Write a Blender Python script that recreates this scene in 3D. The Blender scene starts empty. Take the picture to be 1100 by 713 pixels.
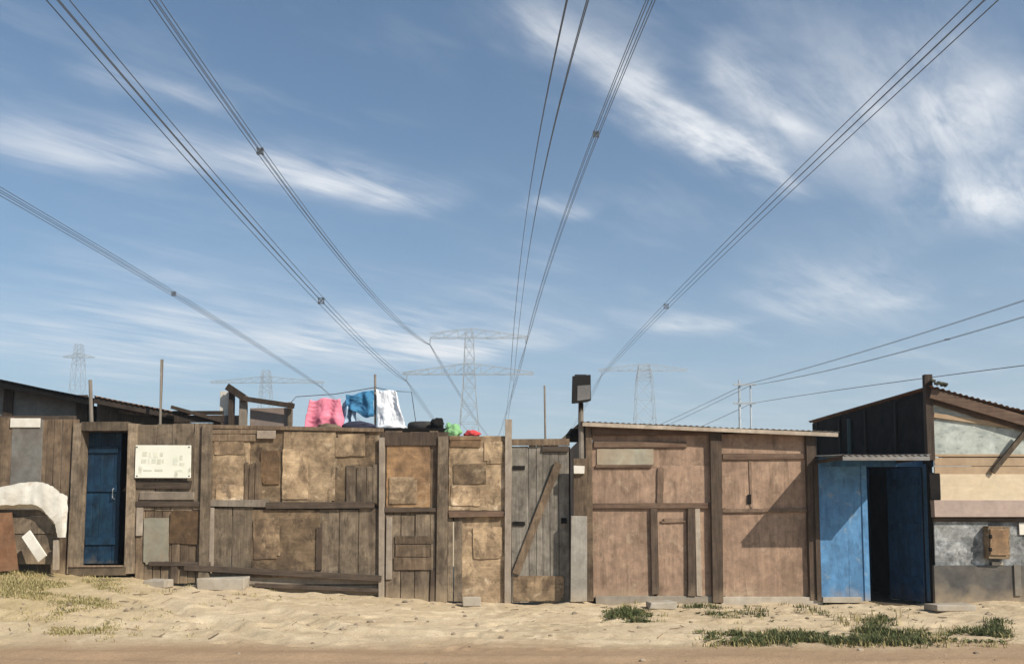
import bpy, bmesh, math, random
from mathutils import Vector, Matrix, noise
R = math.radians
rnd = random.Random(11)
sc = bpy.context.scene
COL = sc.collection

# ------------------------------------------------------------------ camera
H, F, PITCH, HORIZON = 1.26, 900.0, R(4), 545.0
CY = HORIZON - F * math.tan(PITCH)
cam = bpy.data.objects.new('camera', bpy.data.cameras.new('camera'))
COL.objects.link(cam); sc.camera = cam
cam.location = (0, 0, H)
cam.rotation_euler = (R(90) + PITCH, 0, 0)
cam.data.sensor_width = 36; cam.data.lens = 36 * F / 1100
cam.data.shift_y = (CY - 356.5) / 1100
cam.data.clip_start = 0.05; cam.data.clip_end = 3000

# ------------------------------------------------------------------ world, sun, exposure
SUN = Vector((1.08, -1.0, 1.19)).normalized()          # direction towards the sun
EL = math.asin(SUN.z); AZ = math.atan2(SUN.x, SUN.y)
sc.view_settings.view_transform = 'Standard'; sc.view_settings.look = 'None'
sc.view_settings.exposure = 0.48; sc.view_settings.gamma = 1
sc.view_settings.use_curve_mapping = False
SKY_STRENGTH = 0.083
world = bpy.data.worlds.new('World'); sc.world = world; world.use_nodes = True
sun = bpy.data.objects.new('sun', bpy.data.lights.new('sun', 'SUN'))
COL.objects.link(sun)
sun.data.energy = 4.5; sun.data.angle = R(0.5); sun.data.color = (1, .93, .82)
sun.rotation_euler = SUN.to_track_quat('Z', 'Y').to_euler()
sun.location = (30, -30, 40)

def sky_nodes():
    nt = world.node_tree; nt.nodes.clear(); N = nt.nodes; L = nt.links
    def put(sock, v):
        if isinstance(v, (int, float)): sock.default_value = v
        elif isinstance(v, tuple): sock.default_value = v
        else: L.new(v, sock)
    def m(op, a, b=0.0, c=0.0, clamp=False):
        n = N.new('ShaderNodeMath'); n.operation = op; n.use_clamp = clamp
        put(n.inputs[0], a); put(n.inputs[1], b); put(n.inputs[2], c); return n.outputs[0]
    sky = N.new('ShaderNodeTexSky'); sky.sky_type = 'NISHITA'; sky.sun_disc = False
    sky.sun_elevation = EL; sky.sun_rotation = AZ
    sky.air_density = 1.0; sky.dust_density = 1.3; sky.ozone_density = 1.5
    tc = N.new('ShaderNodeTexCoord'); sp = N.new('ShaderNodeSeparateXYZ'); L.new(tc.outputs['Generated'], sp.inputs[0])
    z = m('MAXIMUM', sp.outputs[2], 0.02)
    u = m('DIVIDE', sp.outputs[0], z); v = m('DIVIDE', sp.outputs[1], z)     # a flat cloud layer one unit up
    cb = N.new('ShaderNodeCombineXYZ'); L.new(u, cb.inputs[0]); L.new(v, cb.inputs[1])
    def fbm(scale, rot, stretch, detail=9, dist=0.0, rough=.55, loc=(0, 0, 0)):
        mp = N.new('ShaderNodeMapping'); L.new(cb.outputs[0], mp.inputs[0])
        mp.vector_type = 'TEXTURE'; mp.inputs['Rotation'].default_value = (0, 0, rot); mp.inputs['Scale'].default_value = (1 / stretch, 1, 1)
        mp.inputs['Location'].default_value = loc
        n = N.new('ShaderNodeTexNoise'); L.new(mp.outputs[0], n.inputs['Vector'])
        n.inputs['Scale'].default_value = scale; n.inputs['Detail'].default_value = detail
        n.inputs['Roughness'].default_value = rough; n.inputs['Distortion'].default_value = dist
        return n.outputs['Fac']
    def uv(px, py):
        c = (HORIZON - py) / F; return (px - 550) / F / c, 1 / c
    warp1 = m('SUBTRACT', fbm(2.2, 0, 1, 5), .5); warp2 = m('SUBTRACT', fbm(2.2, 0, 1, 5, loc=(7, 3, 0)), .5)
    wu = m('ADD', u, m('MULTIPLY', warp1, .26)); wv = m('ADD', v, m('MULTIPLY', warp2, .26))
    wisp = fbm(3.2, R(47), .26, 12, .6, .62)
    soft = fbm(1.7, R(40), .6, 9, .5, .6, (3, 1, 0))
    fine = fbm(9, R(52), .2, 10, .9, .68, (1, 5, 0))
    tex = m('ADD', m('MULTIPLY', wisp, .45), m('ADD', m('MULTIPLY', soft, .25), m('MULTIPLY', fine, .3)))
    def sm(x, a, b):
        n = N.new('ShaderNodeMapRange'); n.interpolation_type = 'SMOOTHSTEP'
        put(n.inputs[0], x); n.inputs[1].default_value = a; n.inputs[2].default_value = b; return n.outputs[0]
    total = None
    streaks = [((-30,130),(210,168),20,.60), ((190,148),(475,212),17,.80), ((540,-20),(700,95),24,.6), ((680,85),(865,205),18,1.2),
               ((775,30),(865,150),22,.6), ((910,30),(1130,235),80,.58), ((1040,190),(1130,232),24,.45),
               ((820,325),(1010,305),30,.40), ((320,352),(540,385),26,.75), ((70,66),(235,108),10,.4), ((560,208),(640,226),10,.35),
               ((690,345),(800,350),9,.4), ((-40,335),(300,385),36,.5), ((1000,150),(1110,60),30,.35)]
    for p, q, w, k in streaks:
        a = Vector(uv(*p)); b = Vector(uv(*q)); mid = ((p[0] + q[0]) / 2, (p[1] + q[1]) / 2)
        d = (b - a); ln = d.length; d.normalize()
        nx, ny = -(q[1] - p[1]), (q[0] - p[0]); nl = math.hypot(nx, ny)
        e = Vector(uv(mid[0] + nx / nl * w, mid[1] + ny / nl * w)) - Vector(uv(*mid))
        wid = abs(e.x * -d.y + e.y * d.x)
        du = m('SUBTRACT', wu, a.x); dv = m('SUBTRACT', wv, a.y)
        s = m('ADD', m('MULTIPLY', du, d.x), m('MULTIPLY', dv, d.y))
        n = m('ADD', m('MULTIPLY', du, -d.y), m('MULTIPLY', dv, d.x))
        g = m('EXPONENT', m('MULTIPLY', m('POWER', m('DIVIDE', m('ABSOLUTE', n), wid), 2.0), -.75))
        ends = m('MULTIPLY', sm(s, -.18 * ln, .3 * ln), sm(s, ln * 1.12, ln * .72))
        t = m('MULTIPLY', m('MULTIPLY', g, ends), k)
        total = t if total is None else m('ADD', total, t)
    streak = m('MULTIPLY', total, sm(tex, .34, .63))
    veil = m('MULTIPLY', sm(m('ADD', m('MULTIPLY', wisp, .6), m('MULTIPLY', soft, .4)), .48, .78), .22)
    low = m('MULTIPLY', m('EXPONENT', m('MULTIPLY', sp.outputs[2], -7.5)), m('ADD', .26, m('MULTIPLY', soft, .55)))       # thin cloud seen edge-on near the horizon
    dens = m('MINIMUM', m('ADD', m('ADD', m('MULTIPLY', streak, .92), veil), low), .92)
    mix = N.new('ShaderNodeMix'); mix.data_type = 'RGBA'
    grade = N.new('ShaderNodeMix'); grade.data_type = 'RGBA'; grade.blend_type = 'MULTIPLY'; grade.inputs[0].default_value = 1
    L.new(sky.outputs[0], grade.inputs[6]); grade.inputs[7].default_value = SKY_TINT
    L.new(dens, mix.inputs[0]); L.new(grade.outputs[2], mix.inputs[6]); mix.inputs[7].default_value = CLOUD
    bg = N.new('ShaderNodeBackground'); bg.inputs[1].default_value = SKY_STRENGTH
    L.new(mix.outputs[2], bg.inputs[0])
    out = N.new('ShaderNodeOutputWorld'); L.new(bg.outputs[0], out.inputs[0])
SKY_TINT = (.70, .945, 1.04, 1)
CLOUD = (9.6, 9.6, 9.6, 1)
sky_nodes()

# ------------------------------------------------------------------ helpers
def P(px, py, Y):
    """point at depth Y on the line of sight of photo pixel (px, py)"""
    a = (px - 550) / F; b = (CY - py) / F
    dy = math.cos(PITCH) - b * math.sin(PITCH); dz = math.sin(PITCH) + b * math.cos(PITCH)
    t = Y / dy
    return Vector((a * t, Y, H + dz * t))

class MB:
    def __init__(s): s.v = []; s.f = []; s.t = []
    def add(s, vs, fs, tint=1.0):
        k = len(s.v); s.v += [Vector(p) for p in vs]; s.f += [tuple(i + k for i in f) for f in fs]
        s.t += [tint] * len(vs); return s
    def box(s, x0, x1, y0, y1, z0, z1, tint=1.0, jit=0.0, lean=0.0):
        vs = [[x, y, z] for z in (z0, z1) for y in (y0, y1) for x in (x0, x1)]
        for p in vs:
            p[0] += rnd.uniform(-jit, jit) + (lean if p[2] == z1 else 0); p[2] += rnd.uniform(-jit, jit)
        return s.add(vs, [(0,2,3,1),(4,5,7,6),(0,1,5,4),(2,6,7,3),(0,4,6,2),(1,3,7,5)], tint)
    def beam(s, p, q, w, t, tint=1.0, up=(0, 1, 0)):
        """bar from p to q, w across, t along 'up'"""
        p = Vector(p); q = Vector(q); d = (q - p).normalized(); u = Vector(up)
        a = d.cross(u)
        if a.length < 1e-4: a = d.cross(Vector((1, 0, 0)))
        a.normalize(); b = a.cross(d).normalized(); vs = []
        for c in (p, q):
            for i, j in ((-1,-1),(1,-1),(1,1),(-1,1)): vs.append(c + a * (i * w / 2) + b * (j * t / 2))
        return s.add(vs, [(0,1,2,3),(7,6,5,4),(0,4,5,1),(1,5,6,2),(2,6,7,3),(3,7,4,0)], tint)
    def tube(s, pts, r, n=7, tint=1.0, r2=None):
        pts = [Vector(p) for p in pts]; k0 = len(s.v); m_ = len(pts)
        for i, p in enumerate(pts):
            d = (pts[min(i + 1, m_ - 1)] - pts[max(i - 1, 0)]).normalized()
            a = d.cross(Vector((0, 0, 1)))
            if a.length < 1e-3: a = d.cross(Vector((0, 1, 0)))
            a.normalize(); b = d.cross(a)
            rr = r if r2 is None else r + (r2 - r) * i / (m_ - 1)
            for j in range(n):
                q = 2 * math.pi * j / n; s.v.append(p + a * math.cos(q) * rr + b * math.sin(q) * rr); s.t.append(tint)
        for i in range(m_ - 1):
            for j in range(n):
                s.f.append((k0+i*n+j, k0+i*n+(j+1)%n, k0+(i+1)*n+(j+1)%n, k0+(i+1)*n+j))
        s.f.append(tuple(k0 + j for j in reversed(range(n)))); s.f.append(tuple(k0 + (m_-1)*n + j for j in range(n)))
        return s
    def prism(s, outline, y0, y1, tint=1.0):
        """outline: (x, z) points, extruded from y0 to y1"""
        n = len(outline); vs = [(x, y0, z) for x, z in outline] + [(x, y1, z) for x, z in outline]
        fs = [tuple(range(n)), tuple(reversed(range(n, 2*n)))] + [(i, i+n, (i+1)%n+n, (i+1)%n) for i in range(n)]
        return s.add(vs, fs, tint)
    def rect(s, px0, py0, px1, py1, y, th, tint=1.0, jit=.004, lean=0.0):
        """upright board seen at that rectangle of the photo, front face at depth y"""
        ym = (py0 + py1) / 2; x0 = P(px0, ym, y).x; x1 = P(px1, ym, y).x
        z1 = P((px0 + px1) / 2, py0, y).z; z0 = P((px0 + px1) / 2, py1, y).z
        return s.box(x0, x1, y, y + th, z0, z1, tint, jit, lean)
    def rsheet(s, px0, py0, px1, py1, y, th, tint=1.0, rag=.007):
        """old board with chipped, uneven edges"""
        ym = (py0 + py1) / 2; x0 = P(px0, ym, y).x; x1 = P(px1, ym, y).x
        z1 = P((px0 + px1) / 2, py0, y).z; z0 = P((px0 + px1) / 2, py1, y).z
        cs = [(x0, z0), (x1, z0), (x1, z1), (x0, z1)]; out = []; sd = rnd.uniform(0, 90)
        for i in range(4):
            (ax, az), (bx_, bz) = cs[i], cs[(i + 1) % 4]; L_ = math.hypot(bx_ - ax, bz - az); n = max(2, int(L_ / .035))
            dx, dz = (bx_ - ax) / L_, (bz - az) / L_
            for k in range(n):
                f = k / n; d = rag * noise.noise(Vector((sd + f * L_ * 9, i * 7, 0))) - (rag * 3 * max(0, noise.noise(Vector((sd + f * L_ * 5, i * 3, 9))) - .25))
                if k == 0: d = rnd.uniform(0, .006) if rnd.random() < .8 else rnd.uniform(.02, .05); out.append((ax + dx * d - dz * d, az + dz * d + dx * d)); continue
                out.append((ax + dx * f * L_ + dz * d, az + dz * f * L_ - dx * d))
        small = (x1 - x0) * (z1 - z0) < .25; a = rnd.uniform(-.045, .045) if small else rnd.uniform(-.006, .006)
        mx, mz = (x0 + x1) / 2, (z0 + z1) / 2; c_, s_ = math.cos(a), math.sin(a)
        out = [(mx + (x - mx) * c_ - (z - mz) * s_, mz + (x - mx) * s_ + (z - mz) * c_) for x, z in out]
        return s.prism(out, y, y + th, tint)
    def planks(s, px0, py0, px1, py1, y, th=.02, w=.12, tint=(.75, 1.15), ragged=.02, gap=.004):
        ym = (py0 + py1) / 2; x0 = P(px0, ym, y).x; x1 = P(px1, ym, y).x
        z1 = P((px0 + px1) / 2, py0, y).z; z0 = P((px0 + px1) / 2, py1, y).z
        x = x0
        while x < x1 - .02:
            ww = min(w * rnd.uniform(.75, 1.3), x1 - x)
            if x1 - x - ww < .04: ww = x1 - x
            g = gap * rnd.uniform(.4, 1.8); dy = rnd.uniform(-.008, .008)
            s.box(x + g, x + ww - g, y + dy, y + dy + th, z0 + rnd.uniform(-ragged, ragged) * .6, z1 + rnd.uniform(-ragged, ragged),
                  rnd.uniform(*tint), .003, rnd.uniform(-.006, .006))
            x += ww
        return s
    def hplanks(s, px0, py0, px1, py1, y, th=.02, w=.12, tint=(.75, 1.15), ragged=.02, gap=.004):
        ym = (py0 + py1) / 2; x0 = P(px0, ym, y).x; x1 = P(px1, ym, y).x
        z1 = P((px0 + px1) / 2, py0, y).z; z0 = P((px0 + px1) / 2, py1, y).z
        z = z0
        while z < z1 - .02:
            ww = min(w * rnd.uniform(.75, 1.3), z1 - z)
            if z1 - z - ww < .04: ww = z1 - z
            g = gap * rnd.uniform(.4, 1.8); dy = rnd.uniform(-.008, .008)
            s.box(x0 + rnd.uniform(-ragged, ragged), x1 + rnd.uniform(-ragged, ragged), y + dy, y + dy + th, z + g, z + ww - g, rnd.uniform(*tint), .004)
            z += ww
        return s
    def corr(s, o, ax, up, nrm, w, h, period=.076, amp=.009, tint=1.0, th=.0015):
        """corrugated sheet: corner o, ridges along up, waves across ax, pushed along nrm"""
        o = Vector(o); ax = Vector(ax).normalized(); up = Vector(up).normalized(); nrm = Vector(nrm).normalized()
        n = max(8, int(w / period * 8)); rows = 4; vs = []; fs = []
        for lay in (0, 1):
            for j in range(rows + 1):
                for i in range(n + 1):
                    x = w * i / n; y = h * j / rows
                    d = amp * math.sin(2 * math.pi * x / period) + .008 * noise.noise(Vector((x * 1.3, y * 1.7, o.x * 3)))
                    vs.append(o + ax * x + up * y + nrm * (d - lay * th))
        m_ = (n + 1) * (rows + 1)
        for lay in (0, 1):
            for j in range(rows):
                for i in range(n):
                    a = lay * m_ + j * (n + 1) + i; q = (a, a + 1, a + n + 2, a + n + 1)
                    fs.append(q if lay == 0 else q[::-1])
        for i in range(n):
            fs.append((i, m_ + i, m_ + i + 1, i + 1)); b = rows * (n + 1) + i; fs.append((b, b + 1, m_ + b + 1, m_ + b))
        return s.add(vs, fs, tint)
    def build(s, name, mat, parent=None, label=None, smooth=False, bevel=0.0):
        if parent is not None: org = Vector(parent['_w'])
        else:
            xs = [p.x for p in s.v]; ys = [p.y for p in s.v]
            org = Vector(((min(xs)+max(xs))/2, (min(ys)+max(ys))/2, min(p.z for p in s.v)))
        me = bpy.data.meshes.new(name)
        me.from_pydata([p - org for p in s.v], [], s.f)
        bm = bmesh.new(); bm.from_mesh(me); bmesh.ops.recalc_face_normals(bm, faces=bm.faces); bm.to_mesh(me); bm.free()
        at = me.color_attributes.new('tint', 'FLOAT_COLOR', 'POINT')
        for i, t in enumerate(s.t): at.data[i].color = (t, t, t, 1)
        me.materials.append(mat)
        if smooth:
            for p in me.polygons: p.use_smooth = True
        o = bpy.data.objects.new(name, me); COL.objects.link(o)
        o['_w'] = list(org)
        if parent is not None:
            o.parent = parent; o.location = (0, 0, 0)
            if label: o['label'] = label
            # parts sit in their thing's space, sub-parts in the same space
        else: o.location = org
        if bevel:
            b = o.modifiers.new('bevel', 'BEVEL'); b.width = bevel; b.segments = 2; b.limit_method = 'ANGLE'
        return o

def tag(o, label, cat, group=None):
    o['label'] = label; o['category'] = cat
    if group: o['group'] = group
    return o
def thing(name, label, cat, loc, group=None):
    o = bpy.data.objects.new(name, None); COL.objects.link(o); o.location = loc; o.empty_display_size = .2
    o['_w'] = list(loc); return tag(o, label, cat, group)

# ------------------------------------------------------------------ materials
def nodes(name):
    m = bpy.data.materials.new(name); m.use_nodes = True; nt = m.node_tree
    b = nt.nodes['Principled BSDF']; return m, nt, b
def surf(name, a, b, c, grain=(1, 1, 1), gscale=6, gmix=.5, patch=1.5, rough=.85, bump=.25, dust=0.0, spots=.5, metal=0.0, tint=True, spec=.25, scuff=None, scuffamt=.3, blot=None):
    """weathered surface: patches of a and b, grain or wear of colour c, grime spots, dust at the foot"""
    m, nt, bs = nodes(name); N = nt.nodes; L = nt.links
    tc = N.new('ShaderNodeTexCoord'); oi = N.new('ShaderNodeObjectInfo')
    w = N.new('ShaderNodeMath'); w.operation = 'MULTIPLY'; L.new(oi.outputs['Random'], w.inputs[0]); w.inputs[1].default_value = 40
    def nz(scale, detail, dist=0.0, mp=None, rough_=.6):
        n = N.new('ShaderNodeTexNoise'); n.noise_dimensions = '4D'; L.new(w.outputs[0], n.inputs['W'])
        n.inputs['Scale'].default_value = scale; n.inputs['Detail'].default_value = detail
        n.inputs['Distortion'].default_value = dist; n.inputs['Roughness'].default_value = rough_
        if mp:
            q = N.new('ShaderNodeMapping'); q.inputs['Scale'].default_value = mp
            L.new(tc.outputs['Object'], q.inputs[0]); L.new(q.outputs[0], n.inputs['Vector'])
        else: L.new(tc.outputs['Object'], n.inputs['Vector'])
        return n.outputs['Fac']
    def rng(x, lo, hi, o0=0.0, o1=1.0):
        n = N.new('ShaderNodeMapRange'); n.inputs[1].default_value = lo; n.inputs[2].default_value = hi
        n.inputs[3].default_value = o0; n.inputs[4].default_value = o1; L.new(x, n.inputs[0]); return n.outputs[0]
    def mix(f, x, y, mode='MIX'):
        n = N.new('ShaderNodeMix'); n.data_type = 'RGBA'; n.blend_type = mode
        if isinstance(f, float): n.inputs[0].default_value = f
        else: L.new(f, n.inputs[0])
        for s_, v in ((6, x), (7, y)):
            if isinstance(v, tuple): n.inputs[s_].default_value = (*v, 1)
            else: L.new(v, n.inputs[s_])
        return n.outputs[2]
    col = mix(rng(nz(patch, 7, .8), .38, .62), a, b)
    g = nz(gscale, 8, .4, grain, .65)
    gm = N.new('ShaderNodeMath'); gm.operation = 'MULTIPLY'; L.new(rng(g, .42, .68), gm.inputs[0]); gm.inputs[1].default_value = gmix
    col = mix(gm.outputs[0], col, c)
    if scuff:
        sc_ = N.new('ShaderNodeMath'); sc_.operation = 'MULTIPLY'; L.new(rng(nz(3.2, 10, 1.2, None, .7), .56, .64), sc_.inputs[0]); sc_.inputs[1].default_value = scuffamt
        col = mix(sc_.outputs[0], col, scuff)
    if blot:
        bc, bamt, bs_, bmp = blot
        q1 = N.new('ShaderNodeMath'); q1.operation = 'MULTIPLY'; L.new(rng(nz(bs_, 9, .9, bmp, .68), .49, .60), q1.inputs[0]); q1.inputs[1].default_value = bamt
        col = mix(q1.outputs[0], col, bc)
        q2 = N.new('ShaderNodeMath'); q2.operation = 'MULTIPLY'; L.new(rng(nz(bs_ * 2.6, 8, .5, bmp, .7), .55, .63), q2.inputs[0]); q2.inputs[1].default_value = bamt * .8
        col = mix(q2.outputs[0], col, tuple(x * .6 for x in bc))
    sp = rng(nz(7, 8, .6, None, .7), .25, .75, 1 - spots * .7, 1 + spots * .35)
    cmb = N.new('ShaderNodeCombineColor')
    for i in range(3): L.new(sp, cmb.inputs[i])
    col = mix(1.0, col, cmb.outputs[0], 'MULTIPLY')
    if tint:
        t = N.new('ShaderNodeAttribute'); t.attribute_name = 'tint'; col = mix(1.0, col, t.outputs['Color'], 'MULTIPLY')
    if dust:
        sx = N.new('ShaderNodeSeparateXYZ'); L.new(tc.outputs['Object'], sx.inputs[0])
        hgt = N.new('ShaderNodeMath'); hgt.operation = 'MULTIPLY_ADD'
        L.new(nz(4, 6), hgt.inputs[0]); hgt.inputs[1].default_value = -.7; L.new(sx.outputs[2], hgt.inputs[2])
        d = rng(hgt.outputs[0], -.1, -.4, 0.0, dust); col = mix(d, col, (.40, .30, .19))
    L.new(col, bs.inputs['Base Color'])
    L.new(rng(g, .3, .7, min(1, rough + .08), max(.05, rough - .12)), bs.inputs['Roughness'])
    bs.inputs['Metallic'].default_value = metal; bs.inputs['Specular IOR Level'].default_value = spec
    if bump:
        bp = N.new('ShaderNodeBump'); bp.inputs['Strength'].default_value = bump; bp.inputs['Distance'].default_value = .01
        L.new(g, bp.inputs['Height']); L.new(bp.outputs[0], bs.inputs['Normal'])
    return m
V = (14, 14, 1.0); HZ = (1.0, 14, 14)
M = {}
M['grey_wood'] = surf('grey_wood', (.24,.18,.122), (.155,.114,.077), (.345,.27,.19), V, 3, .6, 1.6, dust=.5, spots=.95, bump=.6, blot=((.085,.06,.041),.65,1.6,(2.2,2.2,.7)), scuff=(.42,.31,.195), scuffamt=.5)
M['silver_wood'] = surf('silver_wood', (.235,.205,.165), (.165,.143,.115), (.33,.295,.25), V, 3, .6, 1.6, dust=.5, spots=.85, bump=.6, blot=((.10,.083,.065),.5,1.6,(2.2,2.2,.7)))
M['brown_wood'] = surf('brown_wood', (.205,.14,.088), (.13,.088,.056), (.30,.22,.145), V, 3, .6, 1.5, dust=.4, spots=.9, bump=.6, blot=((.07,.047,.03),.5,1.6,(2.2,2.2,.7)))
M['tan_board'] = surf('tan_board', (.35,.245,.145), (.20,.135,.08), (.135,.09,.056), (1.2,1,9), 2.6, .6, 3.0, dust=.4, spots=1.0, bump=.4, scuff=(.55,.42,.275), scuffamt=.85, blot=((.10,.066,.042),.8,2.2,(1.4,1.4,.9)))
M['light_board'] = surf('light_board', (.50,.36,.22), (.32,.22,.13), (.20,.135,.082), (1.2,1,9), 2.4, .55, 3.0, dust=.4, spots=1.0, bump=.4, scuff=(.67,.525,.36), scuffamt=.85, blot=((.145,.097,.06),.75,2.1,(1.4,1.4,.9)))
M['orange_board'] = surf('orange_board', (.37,.22,.11), (.235,.145,.078), (.17,.105,.06), (1.2,1,9), 2.6, .55, 2.3, dust=.3, spots=.9, bump=.35, scuff=(.48,.34,.21), scuffamt=.6, blot=((.12,.073,.044),.6,1.7,(1.6,1.6,.8)))
M['dark_wood']  = surf('dark_wood',  (.075,.05,.034), (.05,.035,.025), (.14,.10,.07), V, 3, .5, 2, dust=.35, spots=.6, bump=.5)
M['dark_rail']  = surf('dark_rail',  (.085,.06,.042), (.055,.04,.03), (.15,.11,.08), HZ, 3, .5, 2, spots=.6, bump=.5)
M['pale_wood']  = surf('pale_wood',  (.36,.30,.235), (.27,.215,.165), (.20,.155,.115), V, 3, .5, 2, dust=.4, spots=.6, bump=.5)
M['ply'] = surf('pink_ply', (.40,.268,.185), (.325,.213,.146), (.225,.146,.099), (11,11,.9), 2.2, .75, 1.6, dust=.5, spots=.75, bump=.45, scuff=(.46,.35,.24), scuffamt=.6, blot=((.185,.122,.08),.55,1.4,(2.2,2.2,.5)))
M['green_ply']  = surf('green_ply',  (.36,.33,.25), (.33,.25,.17), (.30,.32,.26), (2,2,1), 3, .5, 2, spots=.4, bump=.1)
M['white_paint']= surf('white_paint',(.74,.70,.62), (.66,.61,.52), (.50,.44,.36), (1,1,1), 5, .3, 2, dust=.3, spots=.3, rough=.6, bump=.05)
M['dirty_white'] = surf('dirty_white', (.72,.69,.62), (.64,.60,.52), (.50,.43,.33), (1,1,1), 4, .4, 3, dust=.3, spots=.4, rough=.6, bump=.1, scuff=(.38,.27,.17), scuffamt=.4)
M['cream']      = surf('cream_paint',(.66,.55,.39), (.60,.48,.33), (.50,.38,.25), (1,8,8), 2.5, .4, 2, spots=.3, bump=.08)
M['pink_paint'] = surf('pink_paint', (.46,.35,.29), (.39,.30,.25), (.32,.25,.22), (1,8,8), 2.5, .4, 2, spots=.4, bump=.08)
M['pale_blue'] = surf('pale_blue', (.50,.53,.485), (.43,.46,.41), (.30,.31,.28), (2,2,2), 3, .4, 3, spots=.6, bump=.15, blot=((.27,.31,.30),.6,3.4,(1,1,1.6)))
M['tan_paint']  = surf('tan_band',   (.42,.31,.20), (.36,.25,.155), (.30,.2,.12), HZ, 2.5, .4, 2, spots=.4, bump=.15)
M['blue'] = surf('blue_paint', (.098,.245,.44), (.075,.20,.385), (.15,.30,.47), (5,5,1), 2.5, .45, 1.6, dust=.6, spots=.6, rough=.6, bump=.2, scuff=(.33,.37,.38), scuffamt=.6, blot=((.05,.12,.22),.5,1.8,(2.4,2.4,.6)))
M['navy'] = surf('shaded_blue_paint', (.025,.082,.175), (.017,.056,.13), (.042,.108,.19), (5,5,1), 2.5, .45, 1.5, dust=.3, spots=.7, rough=.6, bump=.2, scuff=(.06,.11,.145), scuffamt=.6, blot=((.012,.03,.055),.5,1.8,(2.4,2.4,.6)))  # darker copy of the shed's blue paint, shade put into its colour
M['dark_teal'] = surf('teal_blue_paint', (.011,.046,.094), (.008,.028,.063), (.017,.056,.078), (5,5,1), 2.5, .5, 1.9, dust=.45, spots=.8, rough=.6, bump=.25, scuff=(.06,.085,.095), scuffamt=.6, blot=((.006,.015,.027),.6,1.8,(2.2,2.2,.7)))
M['zinc']       = surf('zinc_sheet', (.34,.33,.31), (.25,.24,.225), (.20,.13,.08), (1,1,1), 2.5, .45, 1.5, spots=.5, rough=.55, bump=.08, metal=.35)
M['rust']       = surf('rusty_sheet',(.20,.095,.045), (.13,.065,.035), (.27,.16,.09), (1,1,1), 4, .5, 2, spots=.7, rough=.85, bump=.2)
M['dark_sheet'] = surf('dark_sheet', (.016,.014,.013), (.011,.010,.009), (.035,.029,.025), (1,1,1), 4, .4, 2, spots=.5, rough=.9, spec=.06, bump=.15)
M['grey_sheet'] = surf('grey_sheet', (.20,.19,.17), (.15,.14,.125), (.12,.085,.06), (1,1,1), 3, .5, 2, dust=.2, spots=.6, rough=.75, bump=.15)
M['roof_brown'] = surf('roof_brown', (.12,.075,.05), (.085,.05,.035), (.20,.14,.09), HZ, 3, .5, 2, spots=.6, bump=.4)
M['mottled'] = surf('mottled', (.34,.34,.32), (.15,.15,.15), (.52,.53,.52), (1,1,1), 7, .8, 7, dust=.3, spots=.9, rough=.9, bump=.3, blot=((.09,.095,.10),.7,4.5,(1,1,1)), scuff=(.60,.60,.56), scuffamt=.5)
M['dark_plinth']= surf('dark_plinth', (.085,.08,.075), (.12,.105,.09), (.18,.16,.13), (1,1,1), 4, .5, 3, dust=.6, spots=.6, bump=.3)
M['concrete']   = surf('concrete', (.40,.36,.30), (.33,.29,.24), (.26,.22,.17), (1,1,1), 8, .4, 2, dust=.3, spots=.5, bump=.4)
M['black']      = surf('black_plastic', (.014,.014,.014), (.02,.02,.02), (.04,.038,.035), (1,1,1), 6, .3, 2, spots=.3, rough=.5, bump=.05)
M['lens']       = surf('dusty_lens', (.19,.19,.19), (.16,.16,.165), (.24,.23,.22), (1,1,1), 5, .3, 3, spots=.2, rough=.25, bump=0, spec=.5)
M['steel']      = surf('galvanised', (.34,.36,.37), (.30,.32,.33), (.26,.28,.29), (1,1,1), 2, .3, 1, spots=.1, rough=.6, bump=0, metal=.2, tint=False)
M['wire']       = surf('cable', (.075,.08,.09), (.06,.065,.075), (.09,.095,.10), (1,1,1), 1, .3, 1, spots=0, rough=.7, bump=0, tint=False)
M['pole']       = surf('weathered_pole', (.20,.17,.14), (.14,.115,.09), (.27,.23,.19), V, 3, .5, 2, spots=.5, bump=.3)
M['green_pole'] = surf('green_pole', (.07,.11,.10), (.06,.09,.08), (.1,.1,.08), V, 3, .4, 2, spots=.4, bump=.1)
M['rubber']     = surf('rubber', (.025,.024,.023), (.035,.032,.03), (.09,.08,.065), (1,1,1), 6, .4, 3, spots=.4, rough=.85, bump=.2)
M['earth']      = surf('earth_floor', (.20,.15,.10), (.15,.11,.07), (.25,.19,.12), (1,1,1), 5, .4, 2, spots=.4, bump=.3)
def cloth(name, a, b): M[name] = surf(name, a, b, tuple(x * .85 for x in a), (1,1,1), 4, .3, 4, spots=.15, rough=.9, bump=.05, spec=.1)
cloth('pink_cloth', (.76,.25,.32), (.70,.20,.28)); cloth('blue_cloth', (.06,.21,.36), (.05,.16,.30)); cloth('white_cloth', (.78,.78,.80), (.70,.71,.74))
cloth('pale_blue_cloth', (.40,.50,.60), (.30,.40,.52)); cloth('green_cloth', (.25,.46,.22), (.18,.38,.17)); cloth('red_cloth', (.55,.07,.07), (.45,.05,.06)); cloth('dark_cloth', (.05,.05,.08), (.035,.035,.05))

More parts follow.
